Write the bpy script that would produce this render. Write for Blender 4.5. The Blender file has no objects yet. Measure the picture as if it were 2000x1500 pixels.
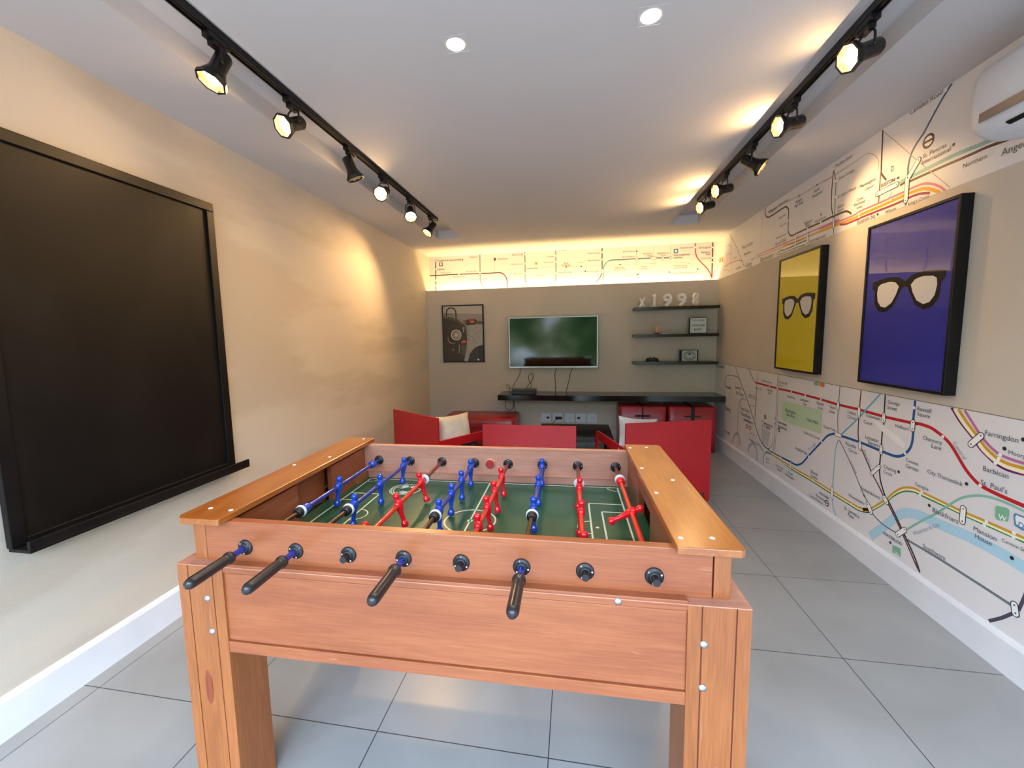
import bpy, bmesh, math, random
from mathutils import Vector, Matrix
random.seed(7)
SC = bpy.context.scene
COL = SC.collection
# ------------------------------------------------------------------ camera
# optical axis fitted to the room's vanishing points; principal point via lens shift
F_PX, YAW, PIT, ROL = 795.5854, -0.17226, 0.10282, 0.0183
PX, PY = 984.4932, 740.6418
cam_d = bpy.data.cameras.new('camera')
cam = bpy.data.objects.new('camera', cam_d); COL.objects.link(cam)
fw = Vector((math.sin(YAW) * math.cos(PIT), math.cos(YAW) * math.cos(PIT), -math.sin(PIT)))
rt = Vector((math.cos(YAW), -math.sin(YAW), 0))
dn = fw.cross(rt)
cr_, sr_ = math.cos(ROL), math.sin(ROL)
r2 = rt * cr_ + dn * sr_
d2 = rt * -sr_ + dn * cr_
M = Matrix((r2, -d2, -fw)).transposed().to_4x4()
M.translation = Vector((0, 0, 1.37))
cam.matrix_world = M
cam_d.sensor_width = 36
cam_d.lens = F_PX / 2000 * 36
cam_d.shift_x = -(PX - 1000) / 2000
cam_d.shift_y = (PY - 750) / 2000
cam_d.clip_start = 0.02
SC.camera = cam
# ------------------------------------------------------------------ view, world, daylight
SC.view_settings.view_transform = 'Standard'
SC.view_settings.look = 'None'
SC.view_settings.gamma = 1
SC.view_settings.use_curve_mapping = False
SC.view_settings.exposure = 0.21
SC.cycles.max_bounces = 10
SC.cycles.diffuse_bounces = 6
SC.cycles.sample_clamp_indirect = 6
SC.cycles.use_denoising = True

def lin(c):
    if isinstance(c, str):
        c = c.lstrip('#'); c = [int(c[i:i + 2], 16) for i in (0, 2, 4)]
    return tuple((v / 255 / 12.92 if v / 255 <= .04045 else ((v / 255 + .055) / 1.055) ** 2.4) for v in c[:3]) + (1,)

W = bpy.data.worlds.new('world'); SC.world = W; W.use_nodes = True
nt = W.node_tree; N = nt.nodes; Lk = nt.links
bg = N['Background']
tc = N.new('ShaderNodeTexCoord'); sep = N.new('ShaderNodeSeparateXYZ'); Lk.new(tc.outputs['Generated'], sep.inputs[0])
half = N.new('ShaderNodeMath'); half.operation = 'MULTIPLY_ADD'; half.inputs[1].default_value = .5; half.inputs[2].default_value = .5
Lk.new(sep.outputs['Z'], half.inputs[0])
def ramp(src, stops):
    r = N.new('ShaderNodeValToRGB'); Lk.new(src, r.inputs[0]); e = r.color_ramp.elements
    for i, (p, c) in enumerate(stops):
        k = e[i] if i < 2 else e.new(p)
        k.position = p; k.color = (c[0], c[1], c[2], 1)
    return r
SKY = (.60, .765, 1.0)
rp = ramp(half.outputs[0], [(0, (.22, .23, .26)), (1, SKY), (.40, (.16, .17, .19)), (.47, (.03, .04, .03)), (.52, (.12, .14, .12)), (.64, SKY)])
nz = N.new('ShaderNodeTexNoise'); nz.inputs['Scale'].default_value = 7; nz.inputs['Detail'].default_value = 6
Lk.new(tc.outputs['Generated'], nz.inputs['Vector'])
r2n = ramp(nz.outputs[0], [(.40, (.012, .03, .012)), (.66, (.30, .36, .42)), (.50, (.03, .065, .025)), (.58, (.10, .13, .08))])
band = ramp(half.outputs[0], [(.455, (0, 0, 0)), (.66, (0, 0, 0)), (.475, (1, 1, 1)), (.60, (.9, .9, .9))])
mx = N.new('ShaderNodeMixRGB'); Lk.new(band.outputs[0], mx.inputs[0]); Lk.new(rp.outputs[0], mx.inputs[1]); Lk.new(r2n.outputs[0], mx.inputs[2])
Lk.new(mx.outputs[0], bg.inputs[0])
bg.inputs[1].default_value = WORLD_STRENGTH = 15.0
# daylight portal filling the wide opening behind the camera
pd = bpy.data.lights.new('daylight_portal', 'AREA'); pd.shape = 'RECTANGLE'; pd.size = 3.5; pd.size_y = 2.3
pd.cycles.is_portal = True
po = bpy.data.objects.new('daylight_portal', pd); COL.objects.link(po)
po.location = (-.14, -.93, 1.16); po.rotation_euler = (math.radians(90), 0, 0)

# ------------------------------------------------------------------ dimensions of the room
XL, XR, ZC = -1.971, 1.695, 2.483
YF, YB, YBAND, ZS = -0.9, 5.317, 5.50, 2.007     # front opening, false wall face, recessed wall, false wall top
BU, BL, HB = 2.008, 1.015, 0.155                 # wallpaper band limits, baseboard height

# ------------------------------------------------------------------ materials
MATS = {}
def mat(name, col, rough=.6, metal=0, spec=.5, emit=None, es=0, coat=0, alpha=1, trans=0):
    if name in MATS: return MATS[name]
    m = bpy.data.materials.new(name); m.use_nodes = True
    b = m.node_tree.nodes['Principled BSDF']
    b.inputs['Base Color'].default_value = lin(col)
    b.inputs['Roughness'].default_value = rough
    b.inputs['Metallic'].default_value = metal
    b.inputs['Specular IOR Level'].default_value = spec
    b.inputs['Coat Weight'].default_value = coat
    b.inputs['Coat Roughness'].default_value = .03
    b.inputs['Transmission Weight'].default_value = trans
    if emit is not None:
        b.inputs['Emission Color'].default_value = lin(emit); b.inputs['Emission Strength'].default_value = es
    MATS[name] = m
    return m

def noise_mat(name, c1, c2, scale=(3, 3, 3), rough=.6, detail=4, lo=.35, hi=.65, bump=0, bscale=200, spec=.5, coat=0, dist=0):
    """procedural two colour noise with an optional fine bump"""
    m = mat(name, c1, rough, spec=spec, coat=coat)
    t = m.node_tree; n = t.nodes; l = t.links; b = n['Principled BSDF']
    c = n.new('ShaderNodeTexCoord'); mp = n.new('ShaderNodeMapping'); mp.inputs['Scale'].default_value = scale
    l.new(c.outputs['Object'], mp.inputs[0])
    z = n.new('ShaderNodeTexNoise'); z.inputs['Scale'].default_value = 1; z.inputs['Detail'].default_value = detail
    z.inputs['Distortion'].default_value = dist
    l.new(mp.outputs[0], z.inputs['Vector'])
    r = n.new('ShaderNodeValToRGB'); r.color_ramp.elements[0].position = lo; r.color_ramp.elements[1].position = hi
    r.color_ramp.elements[0].color = lin(c1); r.color_ramp.elements[1].color = lin(c2)
    l.new(z.outputs[0], r.inputs[0]); l.new(r.outputs[0], b.inputs['Base Color'])
    if bump:
        z2 = n.new('ShaderNodeTexNoise'); z2.inputs['Scale'].default_value = bscale; z2.inputs['Detail'].default_value = 3
        l.new(c.outputs['Object'], z2.inputs['Vector'])
        bp = n.new('ShaderNodeBump'); bp.inputs['Strength'].default_value = bump; bp.inputs['Distance'].default_value = .002
        l.new(z2.outputs[0], bp.inputs['Height']); l.new(bp.outputs[0], b.inputs['Normal'])
    return m

def wood(name, c1, c2, c3, axis, rough=.38, coat=.25, wear=0.0):
    """varnished board: grain stretched along one object axis, a few darker streaks and pale worn scratches"""
    m = mat(name, c1, rough, coat=coat)
    m.node_tree.nodes['Principled BSDF'].inputs['Coat Roughness'].default_value = .22
    t = m.node_tree; n = t.nodes; l = t.links; b = n['Principled BSDF']
    c = n.new('ShaderNodeTexCoord')
    def layer(sc_long, sc_x, detail):
        mp = n.new('ShaderNodeMapping'); s = [sc_x] * 3; s[axis] = sc_long; mp.inputs['Scale'].default_value = s
        l.new(c.outputs['Object'], mp.inputs[0])
        z = n.new('ShaderNodeTexNoise'); z.inputs['Scale'].default_value = 1; z.inputs['Detail'].default_value = detail; z.inputs['Distortion'].default_value = .6
        l.new(mp.outputs[0], z.inputs['Vector']); return z
    a = layer(2.2, 14, 5); f = layer(9, 240, 2)
    r = n.new('ShaderNodeValToRGB'); r.color_ramp.elements[0].position = .36; r.color_ramp.elements[1].position = .66
    r.color_ramp.elements[0].color = lin(c1); r.color_ramp.elements[1].color = lin(c2)
    l.new(a.outputs[0], r.inputs[0])
    r2 = n.new('ShaderNodeValToRGB'); r2.color_ramp.elements[0].position = .38; r2.color_ramp.elements[1].position = .62
    r2.color_ramp.elements[0].color = lin(c3); r2.color_ramp.elements[1].color = (1, 1, 1, 1)
    l.new(f.outputs[0], r2.inputs[0])
    mm = n.new('ShaderNodeMixRGB'); mm.blend_type = 'MULTIPLY'; mm.inputs[0].default_value = .25
    l.new(r.outputs[0], mm.inputs[1]); l.new(r2.outputs[0], mm.inputs[2])
    out = mm.outputs[0]
    if wear:
        w = layer(3, 30, 6)
        wr = n.new('ShaderNodeValToRGB'); wr.color_ramp.elements[0].position = .66; wr.color_ramp.elements[1].position = .72
        wr.color_ramp.elements[0].color = (0, 0, 0, 1); wr.color_ramp.elements[1].color = (wear, wear, wear, 1)
        l.new(w.outputs[0], wr.inputs[0])
        m2 = n.new('ShaderNodeMixRGB'); l.new(wr.outputs[0], m2.inputs[0]); l.new(out, m2.inputs[1]); m2.inputs[2].default_value = lin('#e2b79a')
        out = m2.outputs[0]
    l.new(out, b.inputs['Base Color'])
    bp = n.new('ShaderNodeBump'); bp.inputs['Strength'].default_value = .12; bp.inputs['Distance'].default_value = .001
    l.new(f.outputs[0], bp.inputs['Height']); l.new(bp.outputs[0], b.inputs['Normal'])
    return m

paint = noise_mat('beige_wall_paint', '#cbc2b5', '#c4bbae', (1.2, 1.2, 1.2), .75, 5, .4, .6, .25, 160, .3)
paint_l = noise_mat('beige_wall_paint_patched', '#c6bcae', '#bbb0a1', (1.1, .7, 2.6), .72, 6, .52, .6, .25, 160, .3)
ceil_m = noise_mat('ceiling_paint', '#cdcbcb', '#cac8c8', (1, 1, 1), .8, 3, .3, .7, .08, 120, .2)
base_m = noise_mat('white_baseboard_gloss', '#dcdee2', '#d2d5da', (4, 4, 4), .32, 3, .4, .7)
paper = noise_mat('white_vinyl_wallpaper', '#dedcdc', '#d8d6d8', (2, 2, 2), .42, 3, .3, .7, .05, 300, .35)
black_w = noise_mat('black_painted_wood', '#0c0b0c', '#121011', (6, 6, 6), .42, 4, .4, .6, spec=.28)
board_m = noise_mat('chalkboard_black', '#131110', '#1e1b19', (2.2, 2.2, 1.5), .42, 7, .45, .7, .1, 500, .2, dist=1.2)
gloss_black = noise_mat('gloss_black_laminate', '#141417', '#1c1c20', (5, 5, 5), .14, 3, .4, .6, spec=.6)
shelf_m = noise_mat('dark_shelf_laminate', '#1a1413', '#231b19', (5, 5, 5), .2, 3, .4, .6, spec=.6)
red_m = noise_mat('red_painted_plywood', '#b3191f', '#a8161d', (2.5, 2.5, 2.5), .36, 5, .35, .65, .15, 60)
vinyl_m = noise_mat('red_vinyl', '#a8252e', '#8c1c26', (5, 5, 9), .28, 5, .35, .65, .5, 18)
cream = noise_mat('cream_pillow_fabric', '#d9cfbd', '#c9bfae', (8, 8, 8), .9, 4, .35, .65, .5, 300, .2)
wood_front = wood('front_panel_wood', '#a05c36', '#914e2c', '#ab8468', 0, .4, .14, .3)
wood_cap = wood('rail_top_wood', '#96511c', '#a96628', '#80542c', 1, .3, .35, .12)
wood_leg = wood('leg_wood', '#935326', '#a26030', '#926a42', 2, .4, .14, .14)
wood_in = wood('inner_board_wood', '#96522f', '#824226', '#7f5a45', 1, .35, .3, .1)
wood_rear = wood('rear_panel_wood', '#c08a72', '#b07a64', '#b09484', 0, .4, .2, .25)
wood_knot = wood('knot_wood', '#7e3418', '#95492a', '#6f4430', 2, .3, .3)
groove = mat('dark_groove', '#5c2a18', .7)
pitch = noise_mat('green_pitch', '#2b5840', '#264f39', (5, 5, 5), .26, 4, .35, .65, spec=.4)
white_line = mat('pitch_line_white', '#c9d2bd', .35)
blue_p = mat('blue_enamel', '#0f3fa5', .16, spec=.6)
blue_rod = mat('blue_rod_enamel', '#152f8c', .22, spec=.6)
red_p = mat('red_enamel', '#cf1220', .16, spec=.6)
red_rod = mat('red_rod_enamel', '#c8261c', .2, spec=.6)
steel_dk = mat('bare_dark_steel', '#4a3c36', .3, .7)
steel_rd = mat('bare_reddish_steel', '#7c3a33', .3, .5)
rubber = mat('black_rubber', '#141518', .45)
grip_m = noise_mat('black_grip_plastic', '#1b1a1c', '#242326', (9, 9, 9), .3, 3, .4, .6)
nylon = mat('white_nylon', '#c9d0d2', .45)
silver = mat('zinc_screw', '#c9ccd0', .28, 1)
white_cap = mat('white_screw_cap', '#efe9dc', .45)
track_m = noise_mat('black_track_aluminium', '#0e0d0d', '#141212', (9, 9, 9), .4, 2)
lamp_blk = noise_mat('black_lamp_metal', '#110f0e', '#181513', (20, 20, 20), .35, 2)
refl_m = mat('lamp_reflector', '#d9b884', .35, .6)
lens_on = mat('lit_lamp_lens', '#fff2d8', .3, emit='#ffd190', es=45)
lens_off = mat('unlit_lamp_glass', '#8d8a86', .1, .3)
down_on = mat('lit_downlight_lens', '#fff6e6', .3, emit='#ffe9cc', es=14)
plastic_w = noise_mat('white_plastic', '#d6d8dc', '#d0d2d7', (3, 3, 3), .35, 2)
plastic_g = mat('taupe_display_strip', '#8d7a6b', .2)
plastic_b = noise_mat('black_plastic', '#101012', '#17171a', (9, 9, 9), .35, 2)
silver_bezel = mat('silver_bezel', '#b9bec4', .3, .6)
screen_m = mat('dark_glass_screen', '#050607', .05, spec=.5)
outlet_m = noise_mat('white_outlet_plastic', '#d4dde6', '#cfd8e2', (3, 3, 3), .3, 2)
cable_m = mat('black_cable', '#101014', .5)
slit_m = mat('black_slit', '#050505', .6)
PAL = dict(river='#a9cfe0', red='#b8232c', maroon='#5c2530', pink='#c46d86', pinkd='#8a4a5a', dgreen='#3e5450', blue='#1b5a93', violet='#5a4a8a', dgray='#55565f', olive='#7d7d5e',
           green='#2f8a4a', cream='#efe9c6', gold='#cf9a2a', lblue='#68aecb', gray='#75757b', slate='#6c7780', black='#2b2a30', purple='#6d1f6e', mauve='#b56c9c', teal='#86b9a8',
           dpurple='#4a4458', fgray='#b4b8be', dbrown='#4e2f22', pinkb='#c4708a', purpleb='#8a2c50', orange='#c9813e', navy='#4c5a74', tealb='#7fb0ad', brown='#6e5038', thin='#a99a80',
           w='#ececea', ink='#565a66', fink='#9aa0aa', inkw='#5b4f48', paper='#e6e6e6', park='#b7cfae', sqgreen='#7ab292', sqorange='#cf8a3c', sqred='#c4574c', sqdark='#55403a', sqblue='#4b86ac')
def pal(n): return mat('map_' + n, PAL[n], .45, spec=.35)

# floor: large grey porcelain tiles
fl = mat('grey_porcelain_tiles', '#8f9396', .3, spec=.45)
t = fl.node_tree; n = t.nodes; l = t.links; b = n['Principled BSDF']
c = n.new('ShaderNodeTexCoord'); mp = n.new('ShaderNodeMapping'); mp.inputs['Location'].default_value = (-1.113 + .599 * 6, -1.798 + .599 * 6, 0)
l.new(c.outputs['Object'], mp.inputs[0])
br = n.new('ShaderNodeTexBrick'); br.offset = 0; br.squash = 1
br.inputs['Scale'].default_value = 1; br.inputs['Brick Width'].default_value = .599; br.inputs['Row Height'].default_value = .599
br.inputs['Mortar Size'].default_value = .0019; br.inputs['Mortar Smooth'].default_value = .1; br.inputs['Bias'].default_value = 0
br.inputs['Color1'].default_value = lin('#949593'); br.inputs['Color2'].default_value = lin('#919290'); br.inputs['Mortar'].default_value = lin('#3b3f44')
l.new(mp.outputs[0], br.inputs['Vector'])
z = n.new('ShaderNodeTexNoise'); z.inputs['Scale'].default_value = 2.2; z.inputs['Detail'].default_value = 7; z.inputs['Distortion'].default_value = .8
l.new(c.outputs['Object'], z.inputs['Vector'])
zr = n.new('ShaderNodeValToRGB'); zr.color_ramp.elements[0].position = .3; zr.color_ramp.elements[1].position = .7
zr.color_ramp.elements[0].color = (.86, .86, .86, 1); zr.color_ramp.elements[1].color = (1.06, 1.06, 1.06, 1)
l.new(z.outputs[0], zr.inputs[0])
mm = n.new('ShaderNodeMixRGB'); mm.blend_type = 'MULTIPLY'; mm.inputs[0].default_value = 1
l.new(br.outputs['Color'], mm.inputs[1]); l.new(zr.outputs[0], mm.inputs[2]); l.new(mm.outputs[0], b.inputs['Base Color'])
bp = n.new('ShaderNodeBump'); bp.inputs['Strength'].default_value = .3; bp.inputs['Distance'].default_value = .001; bp.invert = True
l.new(br.outputs['Fac'], bp.inputs['Height']); l.new(bp.outputs[0], b.inputs['Normal'])

# ------------------------------------------------------------------ mesh helpers
class MB:
    """collects shapes; build() links them as ONE mesh object"""
    def __init__(s): s.v = []; s.f = []; s.m = []; s.sm = []; s.mats = []
    def mi(s, m):
        if m not in s.mats: s.mats.append(m)
        return s.mats.index(m)
    def add(s, vs, fs, m, smooth=False, T=None):
        o = len(s.v); k = s.mi(m)
        s.v += [tuple(T @ Vector(p)) if T else tuple(p) for p in vs]
        for f in fs: s.f.append([i + o for i in f]); s.m.append(k); s.sm.append(smooth)
        return s
    def box(s, x0, x1, y0, y1, z0, z1, m, T=None):
        vs = [(x, y, z) for x in (x0, x1) for y in (y0, y1) for z in (z0, z1)]
        return s.add(vs, [(0, 1, 3, 2), (4, 6, 7, 5), (0, 4, 5, 1), (2, 3, 7, 6), (0, 2, 6, 4), (1, 5, 7, 3)], m, T=T)
    def lathe(s, prof, m, seg=20, T=None, smooth=True, caps=True, ms=None):
        """prof: (r, z) pairs around local z"""
        vs = []; fs = []
        for r, z in prof:
            for i in range(seg):
                a = 2 * math.pi * i / seg; vs.append((r * math.cos(a), r * math.sin(a), z))
        for j in range(len(prof) - 1):
            for i in range(seg):
                k = (i + 1) % seg; fs.append((j * seg + i, j * seg + k, (j + 1) * seg + k, (j + 1) * seg + i))
        s.add(vs, fs, m, smooth, T)
        if caps:
            s.add([v for v in vs[:seg]], [tuple(range(seg))[::-1]], m, False, T)
            s.add([v for v in vs[-seg:]], [tuple(range(seg))], m, False, T)
        return s
    def tube(s, pts, r, m, seg=8, T=None):
        pts = [Vector(p) for p in pts]; vs = []; fs = []; up = None
        for i, p in enumerate(pts):
            d = (pts[min(i + 1, len(pts) - 1)] - pts[max(i - 1, 0)]).normalized()
            if up is None: up = d.orthogonal().normalized()
            up = (up - d * up.dot(d)).normalized(); w = d.cross(up)
            for k in range(seg):
                a = 2 * math.pi * k / seg; vs.append(p + up * r * math.cos(a) + w * r * math.sin(a))
        for i in range(len(pts) - 1):
            for k in range(seg):
                q = (k + 1) % seg; fs.append((i * seg + k, i * seg + q, (i + 1) * seg + q, (i + 1) * seg + k))
        fs.append(tuple(range(seg))[::-1]); o = (len(pts) - 1) * seg; fs.append(tuple(range(o, o + seg)))
        return s.add(vs, fs, m, True, T)
    def prism(s, poly, d, m, T=None):
        """poly (x, z) outline extruded along +y by d"""
        n = len(poly); vs = [(x, 0, z) for x, z in poly] + [(x, d, z) for x, z in poly]
        fs = [tuple(range(n)), tuple(range(2 * n - 1, n - 1, -1))] + [(i + n, (i + 1) % n + n, (i + 1) % n, i) for i in range(n)]
        return s.add(vs, fs, m, T=T)
    def loft(s, rings, m, seg=14, T=None, pw=2.0):
        """rings: (z, rx, ry, cx, cy) superellipse sections"""
        vs = []; fs = []
        for z, rx, ry, cx, cy in rings:
            for i in range(seg):
                a = 2 * math.pi * i / seg; ca, sa = math.cos(a), math.sin(a)
                vs.append((cx + rx * math.copysign(abs(ca) ** (2 / pw), ca), cy + ry * math.copysign(abs(sa) ** (2 / pw), sa), z))
        for j in range(len(rings) - 1):
            for i in range(seg):
                k = (i + 1) % seg; fs.append((j * seg + i, j * seg + k, (j + 1) * seg + k, (j + 1) * seg + i))
        fs.append(tuple(range(seg))[::-1]); o = (len(rings) - 1) * seg; fs.append(tuple(range(o, o + seg)))
        return s.add(vs, fs, m, True, T)
    def build(s, name, parent=None, bevel=0, seg=2, kind=None, label=None, cat=None, group=None, loc=None):
        me = bpy.data.meshes.new(name); me.from_pydata(s.v, [], s.f)
        for m in s.mats: me.materials.append(m)
        me.polygons.foreach_set('material_index', s.m); me.polygons.foreach_set('use_smooth', s.sm); me.update()
        bm = bmesh.new(); bm.from_mesh(me); bmesh.ops.recalc_face_normals(bm, faces=bm.faces); bm.to_mesh(me); bm.free()
        o = bpy.data.objects.new(name, me); COL.objects.link(o)
        if parent: o.parent = parent
        if loc: o.location = loc
        if bevel:
            b = o.modifiers.new('bevel', 'BEVEL'); b.width = bevel; b.segments = seg; b.limit_method = 'ANGLE'; b.angle_limit = .7
        return props(o, kind, label, cat, group)
def props(o, kind=None, label=None, cat=None, group=None):
    if kind: o['kind'] = kind
    if label: o['label'] = label
    if cat: o['category'] = cat
    if group: o['group'] = group
    return o
def thing(name, label, cat, loc=(0, 0, 0), rz=0, group=None):
    o = bpy.data.objects.new(name, None); COL.objects.link(o); o.empty_display_size = .05
    o.location = loc; o.rotation_euler = (0, 0, rz)
    return props(o, None, label, cat, group)
def copy_tree(o, parent=None):
    c = o.copy(); COL.objects.link(c)
    if parent: c.parent = parent
    for ch in list(o.children): copy_tree(ch, c)
    return c
def axis_T(p, d, roll=0):
    """local z turned to direction d, origin at p"""
    return Matrix.Translation(Vector(p)) @ Vector(d).to_track_quat('Z', 'Y').to_matrix().to_4x4() @ Matrix.Rotation(roll, 4, 'Z')
def smooth_pts(pts, k=6):
    pts = [Vector((p[0], p[1], p[2] if len(p) > 2 else 0)) for p in pts]
    if len(pts) < 3: return pts
    out = []
    for i in range(len(pts) - 1):
        p0, p1, p2, p3 = pts[max(i - 1, 0)], pts[i], pts[i + 1], pts[min(i + 2, len(pts) - 1)]
        for j in range(k):
            t = j / k
            out.append(.5 * ((2 * p1) + (p2 - p0) * t + (2 * p0 - 5 * p1 + 4 * p2 - p3) * t * t + (3 * p1 - p0 - 3 * p2 + p3) * t ** 3))
    out.append(pts[-1]); return out
# writing: flat outlines of the built-in sans face, turned into mesh
TXT = {}
def text_mesh(s, bold=0, extrude=0, off=None):
    k = (s, bold, extrude, off)
    if k in TXT: return TXT[k]
    cu = bpy.data.curves.new('writing', 'FONT'); cu.body = s; cu.size = 1; cu.extrude = extrude; cu.resolution_u = 3
    cu.offset = off if off is not None else (.018 if bold else 0)
    if extrude: cu.bevel_depth = .012
    ob = bpy.data.objects.new('writing', cu); COL.objects.link(ob)
    bpy.context.view_layer.update()
    me = bpy.data.meshes.new_from_object(ob.evaluated_get(bpy.context.evaluated_depsgraph_get()))
    vs = [tuple(v.co) for v in me.vertices]; fs = [tuple(p.vertices) for p in me.polygons]
    bpy.data.objects.remove(ob); bpy.data.curves.remove(cu); bpy.data.meshes.remove(me)
    TXT[k] = (vs, fs, min(v[0] for v in vs), max(v[0] for v in vs)); return TXT[k]
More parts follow.
